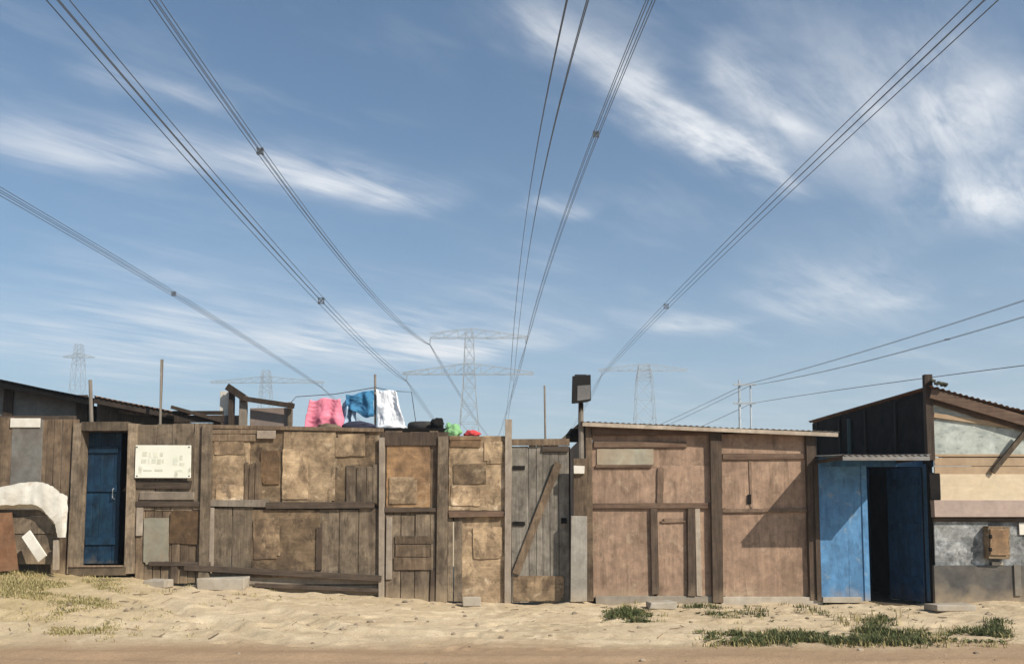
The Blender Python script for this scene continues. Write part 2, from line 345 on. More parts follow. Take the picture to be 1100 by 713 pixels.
def sign_mat():
    m, nt, bs = nodes('faded_sign'); N = nt.nodes; L = nt.links
    tc = N.new('ShaderNodeTexCoord')
    def nz(s, d, mp=(1,1,1)):
        q = N.new('ShaderNodeMapping'); q.inputs['Scale'].default_value = mp; L.new(tc.outputs['Object'], q.inputs[0])
        n = N.new('ShaderNodeTexNoise'); n.inputs['Scale'].default_value = s; n.inputs['Detail'].default_value = d
        L.new(q.outputs[0], n.inputs['Vector']); return n.outputs['Fac']
    def ramp(x, lo, hi):
        n = N.new('ShaderNodeMapRange'); n.inputs[1].default_value = lo; n.inputs[2].default_value = hi; L.new(x, n.inputs[0]); return n.outputs[0]
    def mix(f, x, y):
        n = N.new('ShaderNodeMix'); n.data_type = 'RGBA'; L.new(f, n.inputs[0])
        for s_, v in ((6, x), (7, y)):
            if isinstance(v, tuple): n.inputs[s_].default_value = (*v, 1)
            else: L.new(v, n.inputs[s_])
        return n.outputs[2]
    c = mix(ramp(nz(3, 6), .35, .65), (.76,.73,.63), (.66,.65,.54))
    c = mix(ramp(nz(9, 8, (1, 1, .6)), .60, .75), c, (.42,.41,.32))
    L.new(c, bs.inputs['Base Color']); bs.inputs['Roughness'].default_value = .6
    return m
M['sign'] = sign_mat()
M['faded_ink'] = surf('faded_ink', (.47,.49,.42), (.60,.59,.47), (.60,.58,.46), (1,1,1), 14, .7, 9, spots=.3, rough=.7, bump=0)

# ------------------------------------------------------------------ ground
def lerp(v, pts):
    if v <= pts[0][0]: return pts[0][1]
    for (a, b), (c, d) in zip(pts, pts[1:]):
        if v <= c: return b + (d - b) * (v - a) / (c - a)
    return pts[-1][1]
def sst(x, a, b):
    t = max(0, min(1, (x - a) / (b - a))); return t * t * (3 - 2 * t)
FOOT = [(-12,.5), (-6.7,.44), (-5.6,.38), (-4.3,.24), (-3.1,.17), (-1.7,.09), (-.6,0), (1,.01), (5,.0), (6,.07), (12,.09)]
def G0(x, y): return lerp(x, FOOT) * sst(y, 7.3, 10.4)
RUTS = [(-12, 9.1, 12, 7.5, .045), (-12, 7.7, 12, 6.3, .045), (-4.4, 9.9, -2.1, 7.9, .09), (-3.3, 10.0, -1.2, 8.0, .07), (-8, 9.6, -3, 8.7, .06), (-1, 9.6, 6, 8.9, .04)]
FEET = {}
_fr = random.Random(5)
def walk(x, y, a, n):
    for i in range(n):
        side = .09 if i % 2 else -.09
        fx, fy = x - math.sin(a) * side, y + math.cos(a) * side
        c = (fx, fy, a + _fr.uniform(-.2, .2), _fr.uniform(.008, .018))
        for bx_ in (-1, 0, 1):
            for by in (-1, 0, 1): FEET.setdefault((int(fx * 2) + bx_, int(fy * 2) + by), []).append(c)
        x += math.cos(a) * .38; y += math.sin(a) * .38; a += _fr.uniform(-.12, .12)
for w in ((-6.5, 9.3, .1, 22), (-3, 10.4, -.5, 12), (4.9, 10.6, -2.3, 12), (.4, 10.5, -1.9, 9), (6.5, 9.4, 3.1, 26), (-2, 8.9, .15, 24), (-5.3, 10.4, -1.3, 8), (1, 9.6, .1, 12), (-6, 8.7, .2, 14), (.5, 10.4, -2.6, 12), (5, 10.5, -2.9, 20)): walk(*w)
def foot_dent(x, y):
    z = 0.0
    for fx, fy, a, d in FEET.get((int(x * 2), int(y * 2)), ()):
        dx, dy = x - fx, y - fy; u = (dx * math.cos(a) + dy * math.sin(a)) / .15; v = (-dx * math.sin(a) + dy * math.cos(a)) / .065
        r = math.hypot(u, v)
        if r < 2: z += -d * (1 - sst(r, .55, 1.1)) + d * .35 * math.exp(-((r - 1.35) / .28) ** 2)
    return z
def G(x, y):
    z = G0(x, y)
    if abs(x) > 16 or y > 20 or y < 1: return z
    k = 1 - sst(abs(x), 12, 16)
    verge = sst(y, 7.3, 8.4)
    z += k * (.014 * noise.noise(Vector((x * .8, y * 1.1, 2))) +   .007 * noise.noise(Vector((x * 2.7, y * 3.1, 5))) * (.3 + verge)
              + .006 * noise.noise(Vector((x * 8, y * 9, 9))) * (.35 + verge) + .007 * noise.noise(Vector((x * 19, y * 21, 3))))
    z += foot_dent(x, y)
    z += k * .045 * sst(y, 10.3, 10.95) * (.35 + noise.noise(Vector((x * 1.9, 4, 1))) + .4 * noise.noise(Vector((x * 6, y * 3, 1)))) * (0 if 4.75 < x < 5.5 else 1)
    for x0, y0, x1, y1, d in RUTS:
        dx, dy = x1 - x0, y1 - y0; l = math.hypot(dx, dy)
        s = ((x - x0) * dx + (y - y0) * dy) / l; n = ((x - x0) * -dy + (y - y0) * dx) / l
        n += .12 * noise.noise(Vector((s * .9, 3, x0)))
        if -.3 < s < l + .3:
            e = sst(s, -.3, .5) * (1 - sst(s, l - .5, l + .3))
            q = n / .12
            z += e * d * (-.75 * math.exp(-q * q) + .45 * math.exp(-(abs(q) - 1.7) ** 2 * 1.6)) * (.6 + .6 * noise.noise(Vector((s * 2.5, 1, y0))))
    return z
def ground_at(px, py):
    lo, hi = 3.0, 30.0
    for _ in range(40):
        mid = (lo + hi) / 2; p = P(px, py, mid)
        if p.z > G0(p.x, p.y): lo = mid
        else: hi = mid
    p = P(px, py, lo); return Vector((p.x, p.y, G(p.x, p.y)))

def ground_mat():
    m, nt, bs = nodes('sandy_ground'); N = nt.nodes; L = nt.links
    tc = N.new('ShaderNodeTexCoord')
    def nz(s, d, rough_=.6, dist=0.0, mp=(1,1,1)):
        q = N.new('ShaderNodeMapping'); q.inputs['Scale'].default_value = mp; L.new(tc.outputs['Object'], q.inputs[0])
        n = N.new('ShaderNodeTexNoise'); n.inputs['Scale'].default_value = s; n.inputs['Detail'].default_value = d
        n.inputs['Roughness'].default_value = rough_; n.inputs['Distortion'].default_value = dist
        L.new(q.outputs[0], n.inputs['Vector']); return n.outputs['Fac']
    def ramp(x, lo, hi, a=0.0, b=1.0):
        n = N.new('ShaderNodeMapRange'); n.inputs[1].default_value = lo; n.inputs[2].default_value = hi
        n.inputs[3].default_value = a; n.inputs[4].default_value = b; L.new(x, n.inputs[0]); return n.outputs[0]
    def mix(f, x, y, mode='MIX'):
        n = N.new('ShaderNodeMix'); n.data_type = 'RGBA'; n.blend_type = mode
        if isinstance(f, float): n.inputs[0].default_value = f
        else: L.new(f, n.inputs[0])
        for s_, v in ((6, x), (7, y)):
            if isinstance(v, tuple): n.inputs[s_].default_value = (*v, 1)
            else: L.new(v, n.inputs[s_])
        return n.outputs[2]
    def ma(op, a, b):
        n = N.new('ShaderNodeMath'); n.operation = op
        for i, v in enumerate((a, b)):
            if isinstance(v, float): n.inputs[i].default_value = v
            else: L.new(v, n.inputs[i])
        return n.outputs[0]
    sp = N.new('ShaderNodeSeparateXYZ'); L.new(tc.outputs['Object'], sp.inputs[0])
    sand = mix(ramp(nz(.9, 8, .6, .5), .36, .64), (.51,.40,.265), (.435,.335,.212))
    sand = mix(ramp(nz(2.6, 9, .65, .8), .50, .66), sand, (.59,.475,.32))
    sand = mix(ramp(nz(4.5, 8, .7, .6, (1, .7, 1)), .56, .70, 0, .55), sand, (.25,.17,.10))
    edge = ma('ADD', sp.outputs[1], ma('MULTIPLY', nz(.7, 5), 1.3))
    road = mix(ramp(nz(1.2, 8, .65, .4, (.5, 1.6, 1)), .35, .65), (.315,.21,.125), (.365,.25,.155))
    c = mix(ramp(edge, 8.15, 8.75), road, sand)
    left = ma('MULTIPLY', ramp(ma('ADD', sp.outputs[0], ma('MULTIPLY', nz(1.1, 6), 2.4)), -2.6, -4.6), ramp(edge, 8.3, 9.2))
    c = mix(ma('MULTIPLY', left, .75), c, mix(ramp(nz(3.5, 8), .4, .62), (.30,.225,.10), (.40,.30,.16)))
    grit = ramp(nz(60, 4, .7), .3, .7, .78, 1.16); g3 = N.new('ShaderNodeCombineColor')
    for i in range(3): L.new(grit, g3.inputs[i])
    c = mix(1.0, c, g3.outputs[0], 'MULTIPLY')
    L.new(c, bs.inputs['Base Color']); bs.inputs['Roughness'].default_value = .95; bs.inputs['Specular IOR Level'].default_value = .1
    h = ma('ADD', ma('MULTIPLY', nz(14, 8, .7), .7), ma('MULTIPLY', nz(70, 4, .7), .3))
    bp = N.new('ShaderNodeBump'); bp.inputs['Strength'].default_value = .6; bp.inputs['Distance'].default_value = .025
    L.new(h, bp.inputs['Height']); L.new(bp.outputs[0], bs.inputs['Normal'])
    return m
def build_ground():
    far = [480, 350, 250, 190, 130, 70, 40, 26, 19, 16.0]
    xs = [-f for f in far] + [-14, -12.5, -11, -10, -9.4]
    x = -9.0
    while x < 9: xs.append(x); x += .035
    xs += [9, 9.4, 10, 11, 12.5, 14] + far[::-1]
    ys = [-450, -300, -150, -50, -20, -8, -3, 0, 2, 3.2, 4.2, 5, 5.5]
    y = 5.8
    while y < 11.4: ys.append(y); y += .03
    ys += [11.5, 12, 12.6, 13.5, 15, 17, 20, 26, 40, 70, 130, 190, 250, 350, 480]
    nx = len(xs)
    vs = [(x, y, G(x, y)) for y in ys for x in xs]
    fs = [(j*nx+i, j*nx+i+1, (j+1)*nx+i+1, (j+1)*nx+i) for j in range(len(ys)-1) for i in range(nx-1)]
    me = bpy.data.meshes.new('ground'); me.from_pydata(vs, [], fs); me.materials.append(ground_mat())
    for p in me.polygons: p.use_smooth = True
    o = bpy.data.objects.new('ground', me); COL.objects.link(o); o['kind'] = 'structure'; o['label'] = 'bare sandy ground with a dirt road in the foreground'
build_ground()

Y0 = 11.0
def base(px, y=Y0): 
    x = P(px, 560, y).x; return (x, y, G0(x, min(y, 10.9)) - .02)
def foot(px, y=Y0):
    """photo row of the ground at that column and depth"""
    x = P(px, 600, y).x; z = G0(x, y); lo, hi = 500.0, 760.0
    for _ in range(30):
        m_ = (lo + hi) / 2
        if P(px, m_, y).z > z: lo = m_
        else: hi = m_
    return lo

# ------------------------------------------------------------------ patchwork fence, left to right
GRP = 'sections of the patched wooden fence'
RAGGED = {'tan_board', 'light_board', 'orange_board', 'green_ply', 'ply', 'grey_sheet'}
def parts(t, spec):
    """spec: (part name, material, [(method, args...)])"""
    for name, mat, ops in spec:
        mb = MB()
        for op, *a in ops:
            kw = a.pop() if a and isinstance(a[-1], dict) else {}
            if op == 'rect' and mat in RAGGED: op = 'rsheet'
            elif op == 'rect' and name in ('post', 'batten') and 'lean' not in kw: kw['lean'] = rnd.uniform(-.014, .014); kw['jit'] = .006
            elif op == 'rect' and name in ('rail', 'kickboard', 'ledge'): kw.setdefault('jit', .009)
            getattr(mb, op)(*a, **kw)
        mb.build(name, M[mat], t, bevel=.003)

t = thing('fence_section', 'brown plank fence section left of the blue door, narrow white strip near its top', 'fence', base(20), GRP)
parts(t, [
 ('board_panel', 'brown_wood', [('planks', -230, 449, 12, 622, Y0, {'w': .14}),]),
 ('board_panel', 'grey_sheet', [('rect', 10, 450, 43, 622, Y0 - .012, .02),]),
 ('board_panel', 'brown_wood', [('planks', 42, 450, 82, 622, Y0, {'w': .10}),]),
 ('patch', 'white_paint', [('rect', 11, 449, 43, 459, Y0 - .03, .014)]),
 ('rail', 'dark_rail', [('rect', -230, 518, 78, 524, Y0 + .03, .05)]),
 ('rail', 'dark_rail', [('rect', -230, 446, 80, 452, Y0 + .03, .05)]),
])
t = thing('fence_section', 'grey brown plank fence section that carries the white sign board', 'fence', base(182), GRP)
parts(t, [
 ('board_panel', 'grey_wood', [('planks', 146, 455, 222, 548, Y0, {'w': .22, 'tint': (.7, 1.0)})]),
 ('board_panel', 'brown_wood', [('planks', 146, 545, 222, 626, Y0 + .012, {'w': .12, 'tint': (.7, 1.1)})]),
 ('board_panel', 'green_ply', [('rect', 154, 556, 181, 606, Y0 - .012, .014, .7)]),
 ('rail', 'dark_rail', [('rect', 144, 516, 205, 525, Y0 - .025, .03, .8)]),  # dark bar standing in for a gap, its shade put into the colour
 ('rail', 'pale_wood', [('rect', 150, 528, 208, 537, Y0 - .03, .025, .8)]),
 ('rail', 'dark_rail', [('rect', 146, 538, 222, 544, Y0 - .03, .03)]),
 ('patch', 'pale_wood', [('rect', 146, 545, 153, 575, Y0 - .02, .02, 1.1)]),
 ('patch', 'orange_board', [('rect', 182, 548, 216, 584, Y0 - .008, .016, .42)]),
 ('rail', 'dark_rail', [('rect', 160, 603, 226, 608, Y0 - .035, .03)]),
 ('post', 'grey_wood', [('rect', 215, 455, 226, 632, Y0 - .045, .06, .7)]),
 ('patch', 'dark_wood', [('rect', 183, 608, 190, 626, Y0 - .03, .03)]),
])
t = thing('fence_section', 'longest fence section of mottled tan boards above dark grey ones, below the hanging washing', 'fence', base(318), GRP)
parts(t, [
 ('board_panel', 'light_board', [('rect', 228, 461, 268, 541, Y0, .014, .95)]),
 ('board_panel', 'tan_board', [('rect', 266, 459, 312, 543, Y0 + .015, .014, .85)]),
 ('board_panel', 'light_board', [('rect', 304, 463, 360, 541, Y0 - .004, .014, .85)]),
 ('board_panel', 'tan_board', [('rect', 356, 460, 411, 542, Y0 + .012, .014, .8)]),
 ('patch', 'brown_wood', [('hplanks', 228, 461, 275, 474, Y0 - .02, {'w': .09})]),
 ('patch', 'orange_board', [('rect', 280, 484, 300, 520, Y0 - .006, .012, .6)]),
 ('patch', 'grey_wood', [('planks', 372, 500, 407, 540, Y0 - .012, {'w': .11, 'tint': (.6, .9)})]),
 ('patch', 'light_board', [('rect', 360, 466, 392, 490, Y0 - .01, .012, .9)]),
 ('board_panel', 'grey_wood', [('planks', 228, 545, 272, 618, Y0 + .01, {'w': .3, 'tint': (.65, .85)})]),
 ('board_panel', 'tan_board', [('rect', 270, 547, 343, 620, Y0 + .004, .014, .78)]),
 ('board_panel', 'grey_wood', [('planks', 341, 546, 411, 622, Y0 + .008, {'w': .26, 'tint': (.75, 1.0)})]),
 ('batten', 'pale_wood', [('rect', 222, 545, 229, 612, Y0 - .03, .03)]),
 ('batten', 'dark_wood', [('rect', 340, 566, 346, 612, Y0 - .02, .025)]),
 ('rail', 'dark_rail', [('rect', 286, 539, 402, 546, Y0 - .04, .04)]),
 ('rail', 'pale_wood', [('rect', 226, 537, 288, 544, Y0 - .03, .03, .7)]),
 ('rail', 'dark_rail', [('beam', P(198, 609, Y0 - .04), P(410, 621, Y0 - .04), .075, .04)]),
 ('rail', 'dark_rail', [('beam', P(274, 628, Y0 - .02), P(408, 634, Y0 - .02), .05, .04)]),
 ('kickboard', 'pale_wood', [('hplanks', 228, 614, 409, 640, Y0 + .02, {'w': .15, 'tint': (.6, .85)})]),
 ('rail', 'dark_rail', [('rect', 226, 534, 412, 553, Y0 + .045, .04)]),  # added behind the boards to close a sky-bright slit
 ('patch', 'light_board', [('rect', 230, 466, 262, 488, Y0 - .012, .01, 1.15)]),
 ('patch', 'light_board', [('rect', 232, 520, 262, 538, Y0 - .010, .01, 1.2)]),
 ('patch', 'brown_wood', [('planks', 262, 497, 281, 537, Y0 - .012, {'w': .07, 'tint': (.7, 1.0)})]),
 ('patch', 'light_board', [('rect', 303, 482, 331, 536, Y0 - .018, .012, 1.2)]),
 ('patch', 'pale_wood', [('rect', 276, 462, 296, 471, Y0 - .032, .012, 1.1)]),
 ('patch', 'tan_board', [('rect', 272, 556, 300, 600, Y0 - .010, .012, 1.1)]),
 ('capping', 'brown_wood', [('beam', P(222, 458, Y0), P(412, 462, Y0), .05, .05)]),
])
t = thing('fence_section', 'narrow fence section with an orange brown sheet above grey splintered boards', 'fence', base(445), GRP)
parts(t, [
 ('post', 'pale_wood', [('rect', 407, 470, 413, 644, Y0 - .045, .05)]),
 ('board_panel', 'brown_wood', [('planks', 412, 463, 470, 645, Y0 + .02, {'w': .13})]),
 ('board_panel', 'orange_board', [('rect', 415, 476, 462, 545, Y0, .014)]),
 ('patch', 'light_board', [('rect', 418, 512, 448, 541, Y0 - .016, .012, .9)]),
 ('patch', 'dark_wood', [('rect', 410, 464, 482, 478, Y0 - .02, .02)]),
 ('board_panel', 'grey_wood', [('planks', 414, 552, 468, 646, Y0 - .004, {'w': .2, 'tint': (.8, 1.1)})]),
 ('patch', 'brown_wood', [('hplanks', 424, 575, 462, 612, Y0 - .024, {'w': .13, 'tint': (.6, .95)})]),
 ('batten', 'pale_wood', [('rect', 415, 555, 421, 622, Y0 - .03, .02)]),
 ('batten', 'dark_wood', [('rect', 462, 612, 469, 646, Y0 - .03, .025)]),
 ('post', 'grey_wood', [('rect', 469, 468, 480, 647, Y0 - .05, .06, .8)]),
 ('rail', 'dark_rail', [('rect', 413, 545, 470, 550, Y0 - .03, .025)]),
])
t = thing('fence_section', 'pale tan board fence section next to the grey gate, with one brown ledge across it', 'fence', base(512), GRP)
parts(t, [
 ('board_panel', 'light_board', [('rect', 482, 468, 544, 548, Y0, .014)]),
 ('board_panel', 'light_board', [('rect', 494, 553, 543, 648, Y0 + .004, .014, 1.02)]),
 ('board_panel', 'grey_wood', [('planks', 480, 552, 497, 646, Y0 - .006, {'w': .11})]),
 ('patch', 'tan_board', [('rect', 487, 498, 522, 520, Y0 - .014, .012, .8)]),
 ('patch', 'light_board', [('rect', 520, 474, 541, 498, Y0 - .012, .012, 1.1)]),
 ('patch', 'orange_board', [('hplanks', 482, 469, 518, 480, Y0 - .018, {'w': .07, 'tint': (.8, 1.1)})]),
 ('rail', 'dark_rail', [('rect', 480, 541, 546, 560, Y0 + .03, .04)]),  # extra bar added at the back to shut out sky between the sheets
 ('patch', 'light_board', [('rect', 508, 566, 540, 600, Y0 - .012, .012, 1.15)]),
 ('patch', 'light_board', [('rect', 484, 521, 516, 543, Y0 - .012, .012, 1.2)]),
 ('rail', 'roof_brown', [('rect', 482, 549, 541, 555, Y0 - .06, .06, 1.3)]),
 ('post', 'pale_wood', [('rect', 542, 450, 549, 650, Y0 - .05, .06)]),
])
# gate
t = thing('gate', 'grey plank gate with a brown diagonal brace', 'gate', base(580))
parts(t, [
 ('board_panel', 'silver_wood', [('planks', 549, 478, 612, 646, Y0, {'w': .105, 'tint': (.85, 1.15), 'gap': .002})]),
 ('rail', 'dark_rail', [('rect', 549, 520, 611, 528, Y0 + .03, .04)]),
 ('rail', 'brown_wood', [('rect', 549, 471, 612, 478, Y0 - .035, .05)]),
 ('rail', 'dark_rail', [('rect', 582, 479, 611, 485, Y0 - .03, .03)]),
 ('kickboard', 'tan_board', [('rect', 551, 618, 606, 645, Y0 - .016, .014, 1.05)]),
 ('brace', 'brown_wood', [('beam', P(600, 497, Y0 - .03), P(554, 616, Y0 - .03), .095, .03, .9)]),
 ('backing_sheet', 'dark_wood', [('rect', 549, 480, 613, 644, Y0 + .075, .01, .8)]),  # dark sheet added behind the planks to block bright slits of sky
 ('latch', 'dark_sheet', [('rect', 603, 556, 609, 562, Y0 - .035, .03)]),
 ('hinge', 'dark_sheet', [('rect', 551, 560, 564, 564, Y0 - .028, .02)]),
 ('hinge', 'dark_sheet', [('rect', 551, 500, 564, 504, Y0 - .028, .02)]),
])
# door in the fence, left
t = thing('door', 'dark blue plank door set deep in a grey wooden frame, a black gap at its right', 'door', base(110))
zt = P(110, 463, Y0).z; zb = P(110, 606, Y0).z
xl = P(84.5, 540, Y0).x; xr = P(137.5, 540, Y0).x
parts(t, [
 ('frame', 'grey_wood', [('box', P(76, 540, Y0).x, xl, Y0 - .05, Y0 + .22, zb - .12, zt + .1, .95, .006, .02),
                         ('box', xr, P(146.5, 540, Y0).x, Y0 - .05, Y0 + .22, zb - .12, zt + .1, 1.25, .006, -.012),
                         ('box', xl + .012, xr - .012, Y0 - .045, Y0 + .22, zt, zt + .12, .5, .005)]),
 ('threshold', 'dark_wood', [('box', xl - .07, xr + .02, Y0 - .06, Y0 + .25, zb - .14, zb - .03, .6, .006), ('box', xl - .06, xr, Y0 - .075, Y0 - .062, zb - .03, zb - .005, 3.0, .004)]),
])
RC = .17; lw = (xr - xl) * .70
mb = MB(); n = 5
for i in range(n): mb.box(xl + .006 + lw * i / n + .0015, xl + .006 + lw * (i + 1) / n - .0015, Y0 + RC, Y0 + RC + .03, zb, zt - .004, rnd.uniform(.85, 1.2), .002)
leaf = mb.build('leaf', M['dark_teal'], t, bevel=.003)
for z in (zb + .25, zb + .95, zt - .28): MB().box(xl + .03, xl + lw - .03, Y0 + RC - .022, Y0 + RC - .001, z, z + .09, rnd.uniform(.8, 1.2), .003).build('rail', M['dark_teal'], leaf, bevel=.003)
MB().tube([(xl + lw - .07, Y0 + RC, zb + .85), (xl + lw - .07, Y0 + RC - .05, zb + .87), (xl + lw - .07, Y0 + RC - .05, zb + .98), (xl + lw - .07, Y0 + RC, zb + 1.0)], .008, 6).build('handle', M['steel'], leaf)

parts(t, [('inner_wall', 'dark_wood', [('box', xl - .12, xr + .3, Y0 + .75, Y0 + .77, zb - .1, zt + .05, .5)]), ('inner_wall', 'dark_wood', [('box', xr + .28, xr + .30, Y0 + .23, Y0 + .74, zb - .1, zt + .05, .5)]),  # dark box added behind the door to keep its gap black
          ('inner_wall', 'dark_wood', [('box', xl - .12, xl - .10, Y0 + .23, Y0 + .74, zb - .1, zt + .05, .5)]), ('inner_roof', 'dark_sheet', [('box', xl - .14, xr + .32, Y0 + .05, Y0 + .80, zt + .055, zt + .07, 1)])])
# sign board on the fence
t = thing('sign_board', 'white rectangular sign board with faded illegible lettering on the fence beside the blue door', 'sign', P(175, 513, Y0 - .06))
MB().rect(145, 478, 205, 513, Y0 - .075, .012).build('board', M['sign'], t, bevel=.002)
mb = MB()
for x0, y0, x1, y1 in ((153,485,158,490),(160,486,163,491),(165,485,170,491),(172,486,175,490),(152,493,157,497),(159,493,161,498),(163,493,168,497),(169,493,173,498),(174,493,176,497),
                       (186,488,191,499),(193,489,196,494),(193,497,198,500),(154,504,163,506),(166,504,175,506),(187,504,197,506)):
    mb.rect(x0, y0, x1, y1, Y0 - .0775, .002, rnd.uniform(.9, 1.25), .004)
mb.build('lettering', M['faded_ink'], t)
for px, py in ((147,480),(203,480),(147,511),(203,511)): MB().rect(px-.6, py-.6, px+.6, py+.6, Y0 - .08, .006, 1, 0).build('nail', M['dark_sheet'], t)

# lamp pole by the gate
t = thing('lamp_pole', 'tall grey pole beside the gate with a black floodlight on top', 'lamp post', base(623, 10.93))
parts(t, [('pole', 'pole', [('tube', [P(625, 648, 10.93) - Vector((0,0,.05)), P(624, 540, 10.93), P(624, 433, 10.93)], .05, 9, 1, .035)]),
          ('plank', 'brown_wood', [('rect', 616, 492, 630, 556, 10.82, .03, .75)]),
          ('meter_box', 'white_paint', [('rect', 616.5, 500, 628, 508.5, 10.77, .045)])])
hb = P(624, 436, 10.93)
mb = MB()
hz0, hz1 = P(624, 434, 10.8).z, P(624, 404, 10.8).z; hx0, hx1 = P(613.5, 420, 10.8).x, P(634.5, 420, 10.8).x
mb.add([(hx0,10.74,hz0),(hx1,10.74,hz0+.04),(hx1-.03,11.0,hz0+.05),(hx0+.03,11.0,hz0+.03),(hx0+.005,10.66,hz1-.02),(hx1-.01,10.66,hz1),(hx1-.04,10.94,hz1),(hx0+.04,10.94,hz1)],
       [(0,1,2,3),(7,6,5,4),(0,4,5,1),(1,5,6,2),(2,6,7,3),(3,7,4,0)])
for i in range(5):
    y = 10.80 + i * .04; mb.box(hx0 + .05, hx1 - .05, y, y + .012, hz1 - .01, hz1 + .025)
hd = mb.build('lamp_head', M['black'], t, bevel=.012)
MB().add([(hx0+.075,10.731,hz0+.035),(hx1-.012,10.731,hz0+.06),(hx1-.012,10.684,hz0+.235),(hx0+.075,10.684,hz0+.225),
          (hx0+.075,10.76,hz0+.04),(hx1-.012,10.76,hz0+.065),(hx1-.012,10.72,hz0+.23),(hx0+.075,10.72,hz0+.22)],
         [(0,1,2,3),(7,6,5,4),(0,4,5,1),(1,5,6,2),(2,6,7,3),(3,7,4,0)]).build('lens', M['lens'], hd)
MB().beam(hb - Vector((0,0,.1)), (hb.x, 10.9, hz0 + .12), .05, .05).build('bracket', M['dark_sheet'], t)

tag(MB().rect(613, 554, 630, 646, 10.80, .04, 1.0, .008, .008).build('post', surf('whitewash', (.37,.34,.295), (.28,.255,.215), (.25,.21,.17), V, 3, .6, 2, dust=.5, spots=.6, bump=.4), bevel=.005),
    'short whitewashed board post at the foot of the lamp pole', 'post')

# ------------------------------------------------------------------ pinkish plywood shack
t = thing('plywood_shack', 'low pinkish brown plywood shack with a dark post down its middle', 'shack', base(757))
sx0 = P(633, 560, Y0).x; sx1 = P(879, 560, Y0).x; sz = P(757, 462, Y0).z
W = lambda *a, **k: ('rect', *a, k)
parts(t, [
 ('wall_panel', 'ply', [W(636, 465, 766, 502, Y0, .012, 1.0)]),
 ('wall_panel', 'ply', [W(636, 501, 709, 545, Y0 + .004, .012, .97)]),
 ('wall_panel', 'ply', [W(710, 500, 765, 544, Y0 - .002, .012, 1.05)]),
 ('wall_panel', 'ply', [W(635, 544, 702, 642, Y0 + .002, .012, .93)]),
 ('wall_panel', 'ply', [W(704, 543, 766, 640, Y0 + .008, .012, 1.02)]),
 ('wall_panel', 'ply', [W(775, 466, 870, 549, Y0 - .002, .012, 1.06)]),
 ('wall_panel', 'ply', [W(775, 547, 872, 643, Y0 + .006, .012, 1.0)]),
 ('patch', 'green_ply', [W(641, 482, 702, 499, Y0 - .014, .012)]),
 ('batten', 'roof_brown', [W(638, 474, 738, 480, Y0 - .03, .026, 1.2)]),
 ('batten', 'roof_brown', [W(640, 499, 700, 502.5, Y0 - .022, .02, 1.1)]),
 ('batten', 'ply', [W(706, 502, 713, 541, Y0 - .018, .018, .6)]),
 ('batten', 'roof_brown', [W(636, 540, 762, 546, Y0 - .035, .03, 1.2)]),
 ('batten', 'dark_wood', [W(700, 546, 708, 638, Y0 - .04, .04, 1.3)]),
 ('batten', 'dark_wood', [W(738, 546, 747, 640, Y0 - .04, .04, 1.1)]),  # dark strip standing in for the shade left of the pale batten
 ('batten', 'pale_wood', [W(748, 546, 753, 640, Y0 - .028, .028, 1.25)]),
 ('batten', 'ply', [W(710, 556, 737, 561, Y0 - .015, .016, .72)]),
 ('batten', 'roof_brown', [W(776, 487, 868, 493, Y0 - .03, .026, 1.2)]),
 ('batten', 'ply', [W(776, 546, 872, 550, Y0 - .024, .02, .6)]),
 ('batten', 'ply', [W(805, 494, 808, 545, Y0 - .012, .012, .75)]),
 ('latch', 'dark_sheet', [W(803, 531, 807, 541, Y0 - .02, .012)]),
 ('post', 'dark_wood', [W(764, 462, 776, 647, Y0 - .07, .09, 1.1)]),
 ('post', 'dark_wood', [W(868, 465, 879, 644, Y0 - .06, .08, 1.1)]),
 ('post', 'brown_wood', [W(630, 458, 637, 645, Y0 - .05, .07, .8)]),
 ('fascia', 'roof_brown', [W(634, 459, 768, 467, Y0 - .05, .03, 1.2)]),
 ('plinth', 'concrete', [W(774, 641, 884, 650, Y0 - .05, .07, 1.15)]),
 ('plinth', 'concrete', [W(640, 640, 765, 650, Y0 - .02, .05, .7)]),
 ('side_wall', 'ply', [('box', sx0, sx0 + .02, Y0 + .03, 15, -.1, sz, .9), ('box', sx1 - .03, sx1 - .01, Y0 + .03, 15, -.1, sz, .9), ('box', sx0 + .03, sx1 - .04, 14.98, 15, -.1, sz, .9)]),
])
mb = MB()
a = P(624, 452.5, Y0 - .16); b = P(902, 464, Y0 - .16)
for i in range(4):                                                            # four overlapping roof sheets
    f0, f1 = i / 4 - (.01 if i else 0), (i + 1) / 4; p = a.lerp(b, f0); q = a.lerp(b, f1); up = .004 * (i % 2)
    d = (q - p)
    mb.corr((p.x, p.y, p.z + up), d, (0, 1, .03), Vector((0, 1, .03)).cross(d) * -1, d.length, 4.3, .076, .006, rnd.uniform(.9, 1.2))
mb.build('roof', M['zinc'], t, smooth=True)
parts(t, [('rafter', 'pale_wood', [('beam', a + Vector((.02, .012, -.036)), b + Vector((-.02, .012, -.036)), .05, .03, 1.5)])])
tag(MB().box(P(612, 460, 11.4).x, P(632, 460, 11.4).x, 11.25, 12.2, P(620, 470, 11.4).z, P(620, 461, 11.4).z).prism([(P(607,467,11.4).x, P(607,469,11.4).z), (P(632,450,11.4).x, P(632,469,11.4).z), (P(632,450,11.4).x, P(632,456,11.4).z), (P(622,455,11.4).x, P(622,459,11.4).z)], 11.2, 11.23).build('roof_offcut', M['dark_sheet'], bevel=.004),
    'small black roofing offcut wedged between the gate and the plywood shack', 'scrap')

